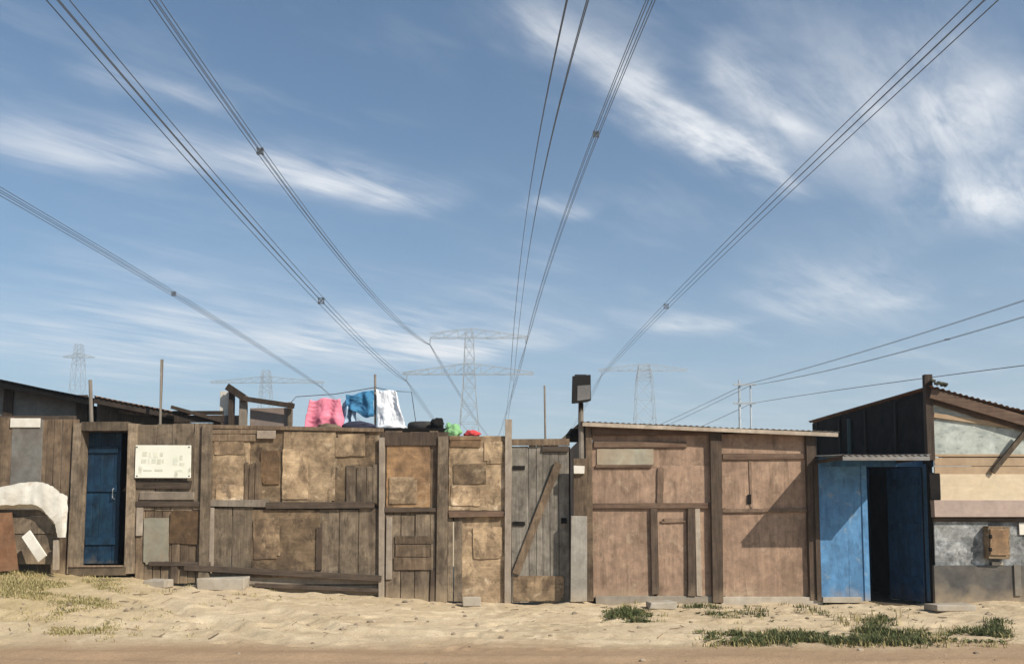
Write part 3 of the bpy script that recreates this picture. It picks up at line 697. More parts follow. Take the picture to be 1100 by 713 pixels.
# ------------------------------------------------------------------ blue lean-to
t = thing('blue_shed', 'small bright blue lean-to shed with an open dark doorway', 'shed', base(940))
Yb = 10.93; zc = P(940, 497, Yb).z; zg = -.03
bx = lambda px: P(px, 570, Yb).x
parts(t, [
 ('wall', 'blue', [('planks', 880, 497, 929, 645, Yb, {'w': .30, 'tint': (.95, 1.08), 'gap': .0015, 'ragged': .004, 'th': .016})]),
 ('header', 'navy', [('rect', 880, 489, 1003, 501, Yb - .012, .03, 2.0)]),
 ('jamb', 'blue', [('rect', 927, 500, 933, 645, Yb - .02, .06, 1.1)]),
 ('jamb', 'blue', [('rect', 997, 498, 1004, 646, 10.84, .10, .6)]),
 ('jamb', 'dark_wood', [('rect', 876, 497, 881, 645, Yb - .015, .05, 1)]),
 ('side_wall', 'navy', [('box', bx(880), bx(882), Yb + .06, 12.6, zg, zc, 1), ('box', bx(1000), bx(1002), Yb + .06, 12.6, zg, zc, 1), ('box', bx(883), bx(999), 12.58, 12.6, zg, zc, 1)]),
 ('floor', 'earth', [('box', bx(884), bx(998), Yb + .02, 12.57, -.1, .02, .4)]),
 ('sill', 'concrete', [('rect', 884, 641, 926, 647, Yb - .03, .03, 1.0)]),
])
mb = MB()                                                                      # door leaf swung inwards on the right jamb
hx = bx(996) - .02; a2 = R(105); lw2 = .66
for i in range(4):
    u0, u1 = lw2 * i / 4 + .002, lw2 * (i + 1) / 4 - .002
    p0 = Vector((hx + math.cos(a2) * u0, Yb + .05 + math.sin(a2) * u0, 0)); p1 = Vector((hx + math.cos(a2) * u1, Yb + .05 + math.sin(a2) * u1, 0))
    mb.beam((p0 + p1) / 2 + Vector((0, 0, .03)), (p0 + p1) / 2 + Vector((0, 0, zc - .05)), (u1 - u0), .028, rnd.uniform(.9, 1.2), up=(-math.sin(a2), math.cos(a2), 0))
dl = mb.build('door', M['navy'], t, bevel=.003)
for z in (.3, 1.0, 1.6):
    MB().beam((hx + math.cos(a2) * .04 - .02, Yb + .05 + math.sin(a2) * .04 - .015, z), (hx + math.cos(a2) * .58 - .02, Yb + .05 + math.sin(a2) * .58 - .015, z), .09, .02, 1.1).build('rail', M['navy'], dl)
zf = P(940, 488.5, 10.08).z
mb = MB(); x0 = P(874, 488, 10.1).x - .02; x1 = P(1000, 488, 10.1).x
x0 = bx(880) - .02; x1 = P(1001, 488, 10.08).x
mb.corr((x0, 10.08, zf), (1, 0, 0), (0, 1, .045), (0, -.045, 1), x1 - x0, 2.56, .076, .009)
mb.build('roof', M['zinc'], t, smooth=True)
parts(t, [('roof_frame', 'zinc', [('box', x0 + .02, x1 - .02, 10.09, 10.12, zf - .065, zf - .014, .9)]), ('roof_frame', 'dark_wood', [('box', x0 + .02, x0 + .05, 10.125, Yb - .02, zf - .055, zf - .012, 1)]), ('roof_frame', 'dark_wood', [('box', x1 - .05, x1 - .02, 10.125, Yb - .02, zf - .055, zf - .012, 1)])])

# ------------------------------------------------------------------ house on the right
Yh = 10.72
t = thing('corner_house', 'tall shack on the right with cream and pale blue boards and a dark sloping roof', 'house', (P(1090, 600, Yh).x, Yh, .05))
hx0 = P(1003, 520, Yh).x; hx1 = 8.6; PXE = 1275
rz = lambda x: P(1000, 414, 10.58).z + (x - P(1000, 414, 10.58).x) * (P(1100, 441, 10.58).z - P(1000, 414, 10.58).z) / (P(1100, 441, 10.58).x - P(1000, 414, 10.58).x)
parts(t, [
 ('wall_panel', 'pale_blue', [('prism', [(hx0, P(1050, 490, Yh).z), (hx1, P(1050, 490, Yh).z), (hx1, rz(hx1) - .03), (hx0, rz(hx0) - .03)], Yh, Yh + .02)]),
 ('wall_panel', 'tan_paint', [('hplanks', 1003, 487, PXE, 510, Yh - .012, {'w': .14, 'tint': (.9, 1.1)})]),
 ('wall_panel', 'cream', [('rect', 1010, 509, PXE, 538, Yh - .03, .02)]),
 ('wall_panel', 'pink_paint', [('rect', 1004, 537, PXE, 555, Yh - .09, .10)]),
 ('wall_panel', 'mottled', [('rect', 1004, 556, 1062, 609, Yh + .0, .02)]),
 ('wall_panel', 'mottled', [('rect', 1062, 556, PXE, 609, Yh + .012, .02, .75)]),
 ('ledge', 'dark_rail', [('rect', 1004, 555.5, PXE, 560, Yh - .03, .05)]),  # dark strip standing in for the shadow line under the pink panel
 ('plinth', 'dark_plinth', [('rect', 1004, 607, PXE, 648, Yh - .02, .05)]),
 ('fascia', 'roof_brown', [('beam', (hx0 - .05, 10.62, rz(hx0) - .075), (hx1 + .1, 10.62, rz(hx1 + .1) - .17), .13, .03, 1.0)]),
 ('fascia', 'roof_brown', [('beam', (hx0 + .02, 10.685, rz(hx0) - .15), (hx1 + .1, 10.685, rz(hx1 + .1) - .25), .11, .025, .8)]),
 ('brace', 'grey_wood', [('beam', P(1066, 507, Yh - .06), P(1103, 462, Yh - .12), .06, .04, .6)]),
 ('corner_post', 'dark_wood', [('rect', 995, 402, 1003, 494, Yh - .06, .07, .8)]),
 ('batten', 'tan_paint', [('beam', (hx0 + .02, Yh - .02, P(1005, 446, Yh).z), (hx1, Yh - .02, P(1005, 446, Yh).z - .45), .06, .02, 1.0)]),
 ('patch', 'white_paint', [('rect', 1095, 561, 1106, 574, Yh - .01, .012)]),
 ('patch', 'concrete', [('rect', 1066, 603, 1078, 607, Yh - .03, .02, 1.2)]), ('patch', 'concrete', [('rect', 1090, 606, 1097, 640, Yh - .04, .02, .5)]),
 ('side_wall', 'dark_sheet', [('box', hx0 - .03, hx0, Yh + .05, 14.9, -.05, rz(hx0) - .03, 1.0), ('box', hx1 - .03, hx1, Yh + .05, 14.9, -.05, rz(hx1) - .03, 1.0), ('box', hx0 + .01, hx1 - .04, 14.88, 14.9, -.05, rz(hx1) - .03, 1.0)]),
 *[('batten', 'dark_wood', [('box', hx0 - .06, hx0 - .032, y, y + .05, .9, rz(hx0) - .05, .2)]) for y in (11.6, 12.6, 13.6, 14.6)],
 ('cleat', 'dark_sheet', [('rect', 999, 508, 1010, 536, Yh - .10, .06)]),
])
mb = MB(); p = Vector((hx0 - .07, 10.58, rz(hx0 - .07))); d = Vector((hx1 + .15 - p.x, 0, rz(hx1 + .15) - p.z)); w = d.length / 3
for i in range(3):
    q = p + d.normalized() * (w * i - (.06 if i else 0)) + Vector((0, 0, .004 * (i % 2)))
    mb.corr(q, d, (0, 1, 0), Vector((0, 1, 0)).cross(d) * -1, w + .05, 4.45, .076, .009, rnd.uniform(.7, 1))
mb.build('roof', M['rust'], t, smooth=True)
# things on and by it
mb = MB()
for i in range(9):
    x = P(1000 + i * 1.9, 413, 10.6).x; mb.tube([(x - .03, 10.5 + .03 * rnd.random(), rz(x) + .03 + .03 * rnd.random()), (x + .1, 10.75, rz(x) + .05 + .05 * rnd.random())], .02, 6, rnd.uniform(.6, 1.2))
tag(mb.build('branch_pile', surf('twigs', (.07,.07,.045), (.05,.055,.035), (.12,.11,.07), V, 3, .4, 3), smooth=True), 'small heap of dry twigs on the corner of the dark sloping roof', 'twigs')
t = thing('wall_box', 'small orange brown box on the grey mottled wall at the right edge', 'box', P(1073, 602, Yh))
parts(t, [('case', 'tan_board', [('rect', 1062, 565, 1085, 600, Yh - .12, .12, 1.0)]), ('lid', 'orange_board', [('rect', 1064, 568, 1083, 596, Yh - .14, .02, 1.15)]), ('hinge', 'dark_sheet', [('rect', 1063, 574, 1066, 578, Yh - .15, .02)]), ('hinge', 'dark_sheet', [('rect', 1063, 588, 1066, 592, Yh - .15, .02)])])
tag(MB().tube([P(912, 482, 13.2) - Vector((0, 0, 2.1)), P(912, 450, 13.2)], .035, 8).build('pole', M['green_pole'], smooth=True), 'green pole rising between the blue shed and the plywood shack roof', 'pole', 'poles sticking up above the roofs')

# ------------------------------------------------------------------ shacks behind the fence
t = thing('grey_shack', 'dark roofed grey shack behind the fence at the left edge', 'shack', (P(40, 600, 12.3).x, 12.3, .4))
Yl = 12.3; A = P(-60, 396, Yl - .3); B = P(100, 428, Yl - .3)
lx0 = P(-60, 430, Yl).x; lx1 = P(96, 440, Yl).x
parts(t, [('wall', 'grey_sheet', [('prism', [(lx0, .3), (lx1, .3), (lx1, B.z - .02), (lx0, A.z - .02)], Yl, Yl + .03, 1.0)]),
          ('side_wall', 'grey_sheet', [('box', lx1 - .03, lx1, Yl + .04, 16, .3, B.z - .05, .8), ('box', lx0, lx0 + .03, Yl + .04, 16, .3, A.z - .05, .8), ('box', lx0 + .04, lx1 - .04, 15.97, 16, .3, B.z - .05, .8)]),
          ('fascia', 'dark_sheet', [('beam', A + Vector((0, .04, -.06)), B + Vector((0, .04, -.045)), .11, .03, .7)]),
          ('batten', 'dark_wood', [('rect', 3, 418, 13, 452, Yl - .03, .03, .7)]), ('batten', 'dark_wood', [('rect', 82, 424, 94, 452, Yl - .03, .03, 1.0)])])
mb = MB(); d = B - A
mb.corr(A, d, (0, 1, .02), Vector((0, 1, .02)).cross(d) * -1, d.length + .1, 4, .076, .009, .8)
mb.build('roof', M['dark_sheet'], t, smooth=True)
t = thing('low_shack', 'low brown shack roof behind the fence above the white sign board', 'shack', (P(165, 600, 12.1).x, 12.1, .3))
A = P(100, 425, 11.75); B = P(196, 444, 11.75); lx0 = P(104, 440, 12).x; lx1 = P(190, 440, 12).x
parts(t, [('wall', 'brown_wood', [('prism', [(lx0, .3), (lx1, .3), (lx1, B.z - .02), (lx0, A.z - .02)], 12.0, 12.03, .45)]),
          ('side_wall', 'brown_wood', [('box', lx1 - .03, lx1, 12.04, 15, .3, B.z - .05, .7), ('box', lx0, lx0 + .03, 12.04, 15, .3, A.z - .05, .7), ('box', lx0 + .04, lx1 - .04, 14.97, 15, .3, B.z - .05, .7)]),
          ('fascia', 'dark_rail', [('beam', A + Vector((0, .04, -.05)), B + Vector((0, .04, -.05)), .10, .03, .6)]),
          ('batten', 'brown_wood', [('beam', P(128, 442, 11.96), P(165, 446, 11.96), .05, .03, .9)])])
mb = MB(); d = B - A
mb.corr(A, d, (0, 1, .02), Vector((0, 1, .02)).cross(d) * -1, d.length, 3.3, .076, .009, 1)
mb.build('roof', M['rust'], t, smooth=True)
tag(MB().hplanks(186, 441, 240, 462, 11.7, w=.1, tint=(.3, .7)).beam(P(184, 437, 11.66), P(238, 452, 11.66), .05, .04, .8).beam(P(200, 470, 11.73), P(199, 440, 11.73), .05, .03, .6).box(P(190,500,11.75).x, P(193,500,11.75).x, 11.73, 11.78, .2, P(190,442,11.73).z, .7).box(P(233,500,11.75).x, P(236,500,11.75).x, 11.73, 11.78, .2, P(233,452,11.73).z, .7).build('scrap_screen', M['dark_wood'], bevel=.004), 'dark broken plank screen behind the fence right of the low shack', 'screen')
t = thing('timber_frame', 'unfinished timber frame with a dark sloping beam beside the pink washing', 'frame', (P(275, 600, 12.2).x, 12.2, .2))
zc0 = .1
parts(t, [('post', 'dark_wood', [('box', P(246, 440, 12.2).x, P(251, 440, 12.2).x, 12.17, 12.25, zc0, P(248, 416, 12.2).z, .7, .004)]),
          ('post', 'pale_wood', [('box', P(258, 440, 12.2).x, P(266, 440, 12.2).x, 12.15, 12.22, zc0, P(262, 425, 12.2).z, .75, .004)]),
          ('post', 'grey_wood', [('box', P(310, 440, 12.2).x, P(314, 440, 12.2).x, 12.17, 12.23, zc0, P(312, 432, 12.2).z, .7, .004)]),
          ('beam', 'dark_wood', [('beam', P(244, 415, 12.14), P(262, 427, 12.14), .10, .05, .5), ('beam', P(258, 427.5, 12.09), P(316, 436, 12.09), .07, .05, .6)]),
          ('wall_panel', 'pink_paint', [('rect', 268, 438, 311, 500, 12.24, .015, .55), ('rect', 235, 446, 258, 500, 12.27, .015, .45)]),
          ('patch', 'white_paint', [('rect', 236, 420, 246, 447, 12.28, .012, .8)])])
t = thing('tarred_roof_shack', 'black flat roofed shack with a tyre on top behind the orange brown fence section', 'shack', (P(430, 600, 12).x, 12.0, .1))
lx0 = P(322, 440, 12).x; lx1 = P(476, 440, 12).x; zr = P(440, 463, 12).z
parts(t, [('wall', 'dark_wood', [('box', lx0, lx1, 12.0, 12.03, .1, zr - .02, .9)]),
          ('side_wall', 'dark_wood', [('box', lx0, lx0 + .03, 12.04, 14, .1, zr - .02, .9), ('box', lx1 - .03, lx1, 12.04, 14, .1, zr - .02, .9), ('box', lx0 + .04, lx1 - .04, 13.97, 14, .1, zr - .02, .9)]),
          ('roof', 'dark_sheet', [('box', lx0 - .1, lx1 + .08, 11.85, 14.1, zr - .015, zr + .03, .9)])])
def tyre(name, c, R0, r, tilt):
    mb = MB(); n, k = 28, 12; vs = []; fs = []
    for i in range(n):
        a = 2 * math.pi * i / n
        for j in range(k):
            b = 2 * math.pi * j / k
            q = R0 + r * math.cos(b) * .9; h = r * 1.05 * (abs(math.sin(b)) ** .7) * math.copysign(1, math.sin(b))
            vs.append(Matrix.Rotation(tilt, 3, 'X') @ Vector((q * math.cos(a), q * math.sin(a), h)) + Vector(c))
    for i in range(n):
        for j in range(k): fs.append((i*k+j, ((i+1)%n)*k+j, ((i+1)%n)*k+(j+1)%k, i*k+(j+1)%k))
    return mb.add(vs, fs).build(name, M['rubber'], smooth=True)
q = P(455, 452, 12.5)
tag(tyre('tyre', (q.x, 12.4, zr + .03 + .07), .17, .066, 0), 'black car tyre lying on the flat tarred roof', 'tyre')
# dark bundles and stones along that roof
def lump(mb, c, rx, ry, rz_, seed, tint=1.0, sub=3):
    bm = bmesh.new(); bmesh.ops.create_icosphere(bm, subdivisions=sub, radius=1)
    vs = []
    for v in bm.verts:
        p = v.co; k = 1 + .35 * noise.noise(p * 1.6 + Vector((seed, 0, 0))) + .16 * noise.noise(p * 4.5 + Vector((0, seed, 0))) + (.14 * abs(noise.noise(p * 7 + Vector((0, 0, seed)))) if sub > 2 else 0)
        vs.append(Vector((c[0] + p.x * rx * k, c[1] + p.y * ry * k, c[2] + max(p.z, -.75) * rz_ * k)))
    fs = [tuple(v.index for v in f.verts) for f in bm.faces]; bm.free()
    mb.add(vs, fs, tint); return mb
for i, (px, w, h, mat, nm, lab, cat) in enumerate([
      (470, .10, .10, 'dark_sheet', 'sack', 'black lumpy sack at the right end of the tarred roof', 'sack'),
      (384, .22, .07, 'dark_cloth', 'cloth_bundle', 'dark blue cloth bundle on the roof below the blue washing', 'bundle'),
      (352, .16, .05, 'dark_wood', 'rubble_heap', 'low brown rubble heap on the roof below the pink cloth', 'rubble'),
      (420, .2, .05, 'white_cloth', 'plastic_sack', 'pale plastic sack on the roof below the white washing', 'sack')]):
    x = P(px, 452, 12.1).x
    o = tag(lump(MB(), (x, 12.15, zr + .03 + h * .75), w, .15, h, i * 3.7).build(nm, M[mat], smooth=True), lab, cat)
q = P(488, 469, 11.25)
fl = P(488, 470, 11.2).z
mb = MB(); lump(mb, (P(487, 462, 11.12).x, 11.12, fl + .08), .10, .07, .10, 2.2, 1, 4); lump(mb, (P(482, 455, 11.14).x, 11.14, fl + .15), .035, .03, .05, 5.2, 1, 4)
tag(mb.build('plastic_bag', M['green_cloth'], smooth=True), 'crumpled light green plastic bag on top of the fence', 'bag')
mb = MB(); lump(mb, (P(507, 464, 11.12).x, 11.12, fl + .045), .10, .07, .045, 8.1, 1, 4)
tag(mb.build('cloth', M['red_cloth'], smooth=True), 'small red cloth crumpled on top of the fence', 'cloth')
tag(MB().box(P(474, 460, 11.1).x, P(522, 460, 11.1).x, 11.02, 11.26, fl - .05, fl - .005, .8).box(P(478, 460, 11.1).x, P(482, 460, 11.1).x, 11.2, 11.25, .0, fl - .05, .8).box(P(516, 460, 11.1).x, P(520, 460, 11.1).x, 11.2, 11.25, .0, fl - .05, .8).build('shelf', M['brown_wood'], bevel=.004), 'narrow plank shelf behind the fence top under the green bag', 'shelf')

# washing line
GP = 'poles sticking up above the roofs'
def pole(px, y0, Y, px2, y2, r, mat, label, name='pole'):
    a = P(px, y0, Y); b = P(px2, y2, Y); d = (a - b) / (a.z - b.z)
    g = a - d * (a.z - G0(a.x, 10.9) + .1) if a.z > b.z else a
    return tag(MB().tube([g, g.lerp(a, .5) + Vector((.006, 0, 0)), a], r, 8, 1, r * .7).build(name, M[mat], smooth=True), label, 'pole', GP)
pole(97, 408, 11.5, 98, 450, .035, 'pole', 'short grey pole rising behind the fence right above the blue door')
pole(174, 386, 11.5, 172, 452, .032, 'pole', 'tallest bent grey pole, above the white sign board')
pole(585, 414, 12.4, 585.5, 462, .02, 'pole', 'thin dark stick above the grey gate')
wp = pole(403, 402, 12.55, 403, 450, .025, 'pole', 'washing line pole between the blue and the white cloth')
la = P(318, 426, 12.5); lb = P(403, 416, 12.5); lc = P(442, 421, 12.5)
tag(MB().tube([P(312, 433, 12.2), la, la.lerp(lb, .5) - Vector((0, 0, .03)), lb, lb.lerp(lc, .5) - Vector((0, 0, .02)), lc, P(449, 470, 12.6)], .006, 5).build('washing_line', M['wire']), 'thin washing line between the timber frame and the roof pole', 'line')
def drape(name, mat, pts, label, seed, folds=3, amp=.05, ym=12.49, hem=True):
    """cloth thrown over the line: pleated, sagging between the places where it is caught, hem uneven"""
    (ax, ay), (bx_, by), (cx, cy), (dx, dy) = pts
    n, k = 44, 30; vs = []; fs = []; ti = []
    for j in range(k + 1):
        for i in range(n + 1):
            u, v = i / n, j / k
            px = (ax + (bx_ - ax) * u) * (1 - v) + (dx + (cx - dx) * u) * v
            py = (ay + (by - ay) * u) * (1 - v) + (dy + (cy - dy) * u) * v
            px += 1.8 * (.25 + v) * noise.noise(Vector((u * 1.2, v * 2.6, seed))) + .5 * noise.noise(Vector((u * 5, v * 6, seed)))
            py += 2.2 * noise.noise(Vector((u * 3.2, v * .6, seed + 4))) * (.5 + v) + 3.6 * v * noise.noise(Vector((u * 2.2, 0, seed + 9))) + 1.4 * math.sin(u * math.pi * (2 if seed % 2 < 1 else 3)) * (1 - v)
            p = P(px, py, ym)
            q = noise.noise(Vector((u * 2, v * 1.5, seed + 2)))
            p.y += -.012 - amp * (.35 + v ** .6) * math.sin(u * math.pi * 2 * folds + seed + v * 1.5 + q * 2.5) - .045 * noise.noise(Vector((u * 3, v * 2.5, seed))) * (.3 + v) - .02 * abs(noise.noise(Vector((u * 7 + v * 3, v * 8, seed))))
            vs.append(p); ti.append(.86 if hem and (j >= k - 1 or i in (0, n)) else 1.0)
    for j in range(k):
        for i in range(n): fs.append((j*(n+1)+i, j*(n+1)+i+1, (j+1)*(n+1)+i+1, (j+1)*(n+1)+i))
    mb = MB().add(vs, fs); mb.t = ti
    o = mb.build(name, M[mat], smooth=True)
    s = o.modifiers.new('thick', 'SOLIDIFY'); s.thickness = .006
    return tag(o, label, 'washing', 'washing on the line')
drape('hanging_cloth', 'pink_cloth', [(333, 429), (366, 428), (371, 465), (327, 461)], 'pink cloth hanging on the washing line', 1.0, 2.3, .026)
drape('hanging_cloth', 'blue_cloth', [(372, 424), (402, 420), (401, 447), (371, 444)], 'blue cloth hanging between the pink and the white cloth', 2.3, 2.2, .03)
drape('hanging_cloth', 'pale_blue_cloth', [(366, 432), (380, 429), (384, 459), (368, 460)], 'pale grey blue cloth hanging between the pink and the blue cloth', 3.4, 2, .04, 12.54)
drape('hanging_cloth', 'white_cloth', [(404, 418), (426, 421), (436, 459), (406, 461)], 'white cloth hanging right of the washing line pole', 4.1, 1.6, .018)

# ------------------------------------------------------------------ scrap at the left edge
def wing():
    Y = 10.62
    outer = [(-40,533),(-10,525),(18,519),(34,517),(46,518),(53,521),(58,524),(64,529),(71,532),(72,545),(71,562),(70,577)]
    inner = [(-40,549),(-10,547),(18,546),(30,546),(37,547),(43,551),(47,556),(50,560),(54,565),(56,566),(58,571),(60,577)]
    def fine(pl):
        out = []
        for (ax, ay), (bx_, by) in zip(pl, pl[1:]):
            for q in range(5): f = q / 5; out.append((ax + (bx_ - ax) * f, ay + (by - ay) * f))
        return out + [pl[-1]]
    outer, inner = fine(outer), fine(inner)
    outer = [(x + .9 * noise.noise(Vector((i * .45, 1, 0))), y + 1.1 * noise.noise(Vector((i * .5, 2, 0)))) for i, (x, y) in enumerate(outer)]
    inner = [(x + 1.6 * noise.noise(Vector((i * .5, 3, 0))), y + 1.8 * noise.noise(Vector((i * .6, 4, 0)))) for i, (x, y) in enumerate(inner)]
    vs = []; fs = []; k = 7
    for (ox, oy), (ix, iy) in zip(outer, inner):
        for j in range(k):
            f = j / (k - 1); p = P(ox + (ix - ox) * f, oy + (iy - oy) * f, Y)
            p.y += .025 * (1 - math.sin(math.pi * (.12 + .70 * f))) + (.10 if f > .99 else 0) + .012 * noise.noise(Vector((ox * .1, f * 2, 1)))
            vs.append(p)
    for i in range(len(outer) - 1):
        for j in range(k - 1): fs.append((i*k+j, (i+1)*k+j, (i+1)*k+j+1, i*k+j+1))
    o = MB().add(vs, fs).build('scrap_metal', M['dirty_white'])
    s = o.modifiers.new('thick', 'SOLIDIFY'); s.thickness = .005
    return tag(o, 'white curved arch shaped piece of scrap leaning on the fence left of the blue door', 'scrap')
wing()
tag(MB().beam(P(28, 573, 10.55), P(46, 600, 10.45), .13, .025, 1.1).build('board', M['white_paint'], bevel=.004), 'broken white board lying tilted under the curved white panel', 'board')
zb_ = lambda px, y: G0(P(px, 600, y).x, y)
tag(MB().hplanks(-30, 547, 64, 606, 10.78, w=.2, tint=(.6, .9)).build('board_stack', M['grey_wood'], bevel=.003), 'grey boards standing on edge under the white curved panel', 'boards')
tag(MB().add([P(-30, 552, 10.70), P(13, 550, 10.70), P(20, 612, 10.45), P(-30, 616, 10.45), P(-30, 552, 10.72), P(13, 550, 10.72), P(20, 612, 10.47), P(-30, 616, 10.47)], [(0,1,2,3),(7,6,5,4),(0,4,5,1),(1,5,6,2),(2,6,7,3),(3,7,4,0)]).build('sheet', M['rust'], bevel=.003), 'rusty brown sheet leaning at the left edge below the white panel', 'sheet')
tag(MB().rect(57, 580, 62, 612, 10.60, .05, 1.1, .004, -.01).build('post', M['pale_wood'], bevel=.004), 'short pale stake left of the blue door', 'post')

# ------------------------------------------------------------------ stones and blocks
def block(px, py, w, h, d, y, label, mat='concrete', rot=.1, nm='concrete_block'):
    x = P(px, py, y).x; z = G(x, y) - .01; c, s = math.cos(rot), math.sin(rot)
    mb = MB(); mb.box(-w/2, w/2, -d/2, d/2, 0, h, 1, .012)
    mb.v = [Vector((x + p.x * c - p.y * s, y + p.x * s + p.y * c, z + p.z)) for p in mb.v]
    return tag(mb.build(nm, M[mat], bevel=.012), label, 'block')
block(506, 646, .22, .12, .2, 10.78, 'pale block at the foot of the tan fence section by the gate')
block(240, 622, .6, .16, .22, 10.82, 'long pale kerb block at the foot of the longest fence section', rot=.02)
block(171, 618, .3, .1, .2, 10.8, 'small pale block below the white sign board', rot=-.2)
block(710, 655, .34, .09, .2, 10.55, 'flat pale block in front of the plywood shack', rot=.15)
block(1020, 650, .5, .08, .3, 10.3, 'flat stone slab in front of the house on the right', rot=.05)

# grass, pebbles, sticks: nobody could count these
def grass():
    def mat(name, a, b):
        m, nt, bs = nodes(name); at = nt.nodes.new('ShaderNodeAttribute'); at.attribute_name = 'tint'
        mx = nt.nodes.new('ShaderNodeMix'); mx.data_type = 'RGBA'; nt.links.new(at.outputs['Fac'], mx.inputs[0])
        mx.inputs[6].default_value = (*a, 1); mx.inputs[7].default_value = (*b, 1); nt.links.new(mx.outputs[2], bs.inputs['Base Color'])
        bs.inputs['Roughness'].default_value = .7; bs.inputs['Specular IOR Level'].default_value = .2; return m
    def tufts(mb, px0, py0, px1, py1, n, h, dens=.5, blades=9):
        for _ in range(n):
            px = rnd.uniform(px0, px1); py = rnd.uniform(py0, py1)
            c = ground_at(px, py)
            if noise.noise(Vector((c.x * 1.7, c.y * 2.2, 7))) + .5 < (1 - dens): continue
            e = min(1, (px - px0 + 8) / 30, (px1 - px + 8) / 30)
            ts = rnd.random()
            for _ in range(blades):
                a = rnd.uniform(0, 6.283); r = rnd.uniform(0, .07); hh = h * rnd.uniform(.45, 1.2) * e
                b0 = c + Vector((math.cos(a) * r, math.sin(a) * r, -.012)); w = rnd.uniform(.003, .006)
                a2 = rnd.uniform(0, 6.283); le = hh * rnd.uniform(.2, .9); dr = Vector((math.cos(a2), math.sin(a2), 0)); sd = Vector((-dr.y, dr.x, 0)) * w
                m1 = b0 + dr * le * .35 + Vector((0, 0, hh * .65)); tp = b0 + dr * le + Vector((0, 0, hh))
                mb.add([b0 - sd, b0 + sd, m1 + sd * .8, m1 - sd * .8, tp], [(0, 1, 2, 3), (3, 2, 4)], max(0, min(1, ts * .6 + rnd.uniform(0, .4))))
    g = MB()
    tufts(g, 752, 682, 1004, 694, 760, .075, .58); tufts(g, 860, 674, 985, 690, 380, .085, .55); tufts(g, 925, 665, 962, 684, 170, .10, .7)
    tufts(g, 1010, 678, 1086, 688, 240, .08, .55); tufts(g, 1050, 668, 1086, 684, 130, .10, .6)
    tufts(g, 648, 655, 698, 668, 220, .09, .68); tufts(g, 718, 652, 785, 664, 170, .08, .55); tufts(g, 780, 653, 900, 663, 130, .07, .5)
    tufts(g, 1005, 634, 1015, 652, 40, .14, .7)
    def weeds(mb, px0, py0, px1, py1, n, size):
        for _ in range(n):
            c = ground_at(rnd.uniform(px0, px1), rnd.uniform(py0, py1)); t0 = rnd.uniform(.3, .8)
            for _ in range(rnd.randint(5, 9)):
                a = rnd.uniform(0, 6.283); l = size * rnd.uniform(.6, 1.2); dr = Vector((math.cos(a), math.sin(a), 0)); sd = Vector((-dr.y, dr.x, 0)) * l * .22; up = Vector((0, 0, l * rnd.uniform(.25, .8)))
                m1 = c + dr * l * .5 + up * .8; mb.add([c, m1 - sd, c + dr * l + up * .7, m1 + sd], [(0, 1, 2, 3)], max(0, min(1, t0 + rnd.uniform(-.2, .3))))
    weeds(g, 752, 678, 1080, 692, 150, .055); weeds(g, 650, 656, 700, 667, 30, .05); weeds(g, 640, 650, 1000, 668, 45, .04)
    o = g.build('grass', mat('green_grass', (.045,.058,.02), (.115,.125,.045))); o['kind'] = 'stuff'; o['label'] = 'low green grass growing along the edge of the dirt road'
    d = MB()
    tufts(d, 30, 618, 140, 640, 550, .05, .55); tufts(d, 50, 640, 130, 682, 550, .05, .55); tufts(d, -20, 614, 60, 645, 450, .06, .6); tufts(d, 0, 640, 260, 690, 220, .035, .45, 6)
    tufts(d, 140, 624, 420, 648, 120, .05, .5); tufts(d, 640, 648, 900, 668, 120, .06, .5); tufts(d, 735, 676, 1095, 696, 420, .07, .6, 6); tufts(d, 850, 664, 990, 690, 120, .12, .5, 4)
    o = d.build('dry_grass', mat('straw_grass', (.15,.14,.05), (.44,.35,.17))); o['kind'] = 'stuff'; o['label'] = 'short dry grass and weeds on the low mound'
grass()
def pebbles():
    mb = MB()
    for _ in range(1100):
        y = rnd.uniform(6.3, 10.85); x = rnd.uniform(-7.4, 7.2)
        if y < 7.9 and rnd.random() < .6: continue
        if noise.noise(Vector((x * .9, y * 1.4, 3))) < rnd.uniform(-.5, .35): continue
        r = .006 + .03 * rnd.random() ** 4
        lump(mb, (x, y, G(x, y) + r * .2), r * rnd.uniform(.8, 1.5), r, r * .7, rnd.random() * 50, rnd.uniform(.6, 1.2), 1)
    o = mb.build('pebbles', surf('pebble', (.36,.28,.20), (.25,.19,.13), (.45,.38,.29), (1,1,1), 9, .4, 3, spots=.4, bump=.1), smooth=False)
    o['kind'] = 'stuff'; o['label'] = 'small stones scattered over the sandy ground'
    mb = MB()
    for _ in range(120):
        y = rnd.uniform(8.0, 10.9); x = rnd.uniform(-7, 7); a = rnd.uniform(0, 3.14); l = rnd.uniform(.03, .16)
        p = Vector((x, y, G(x, y) + .01)); q = Vector((x + math.cos(a) * l, y + math.sin(a) * l, 0)); q.z = G(q.x, q.y) + .012
        mb.tube([p, q], rnd.uniform(.002, .006), 5, rnd.uniform(.7, 1.5))
    o = mb.build('twig_litter', M['brown_wood']); o['kind'] = 'stuff'; o['label'] = 'twigs and splinters strewn in front of the fence'
pebbles()

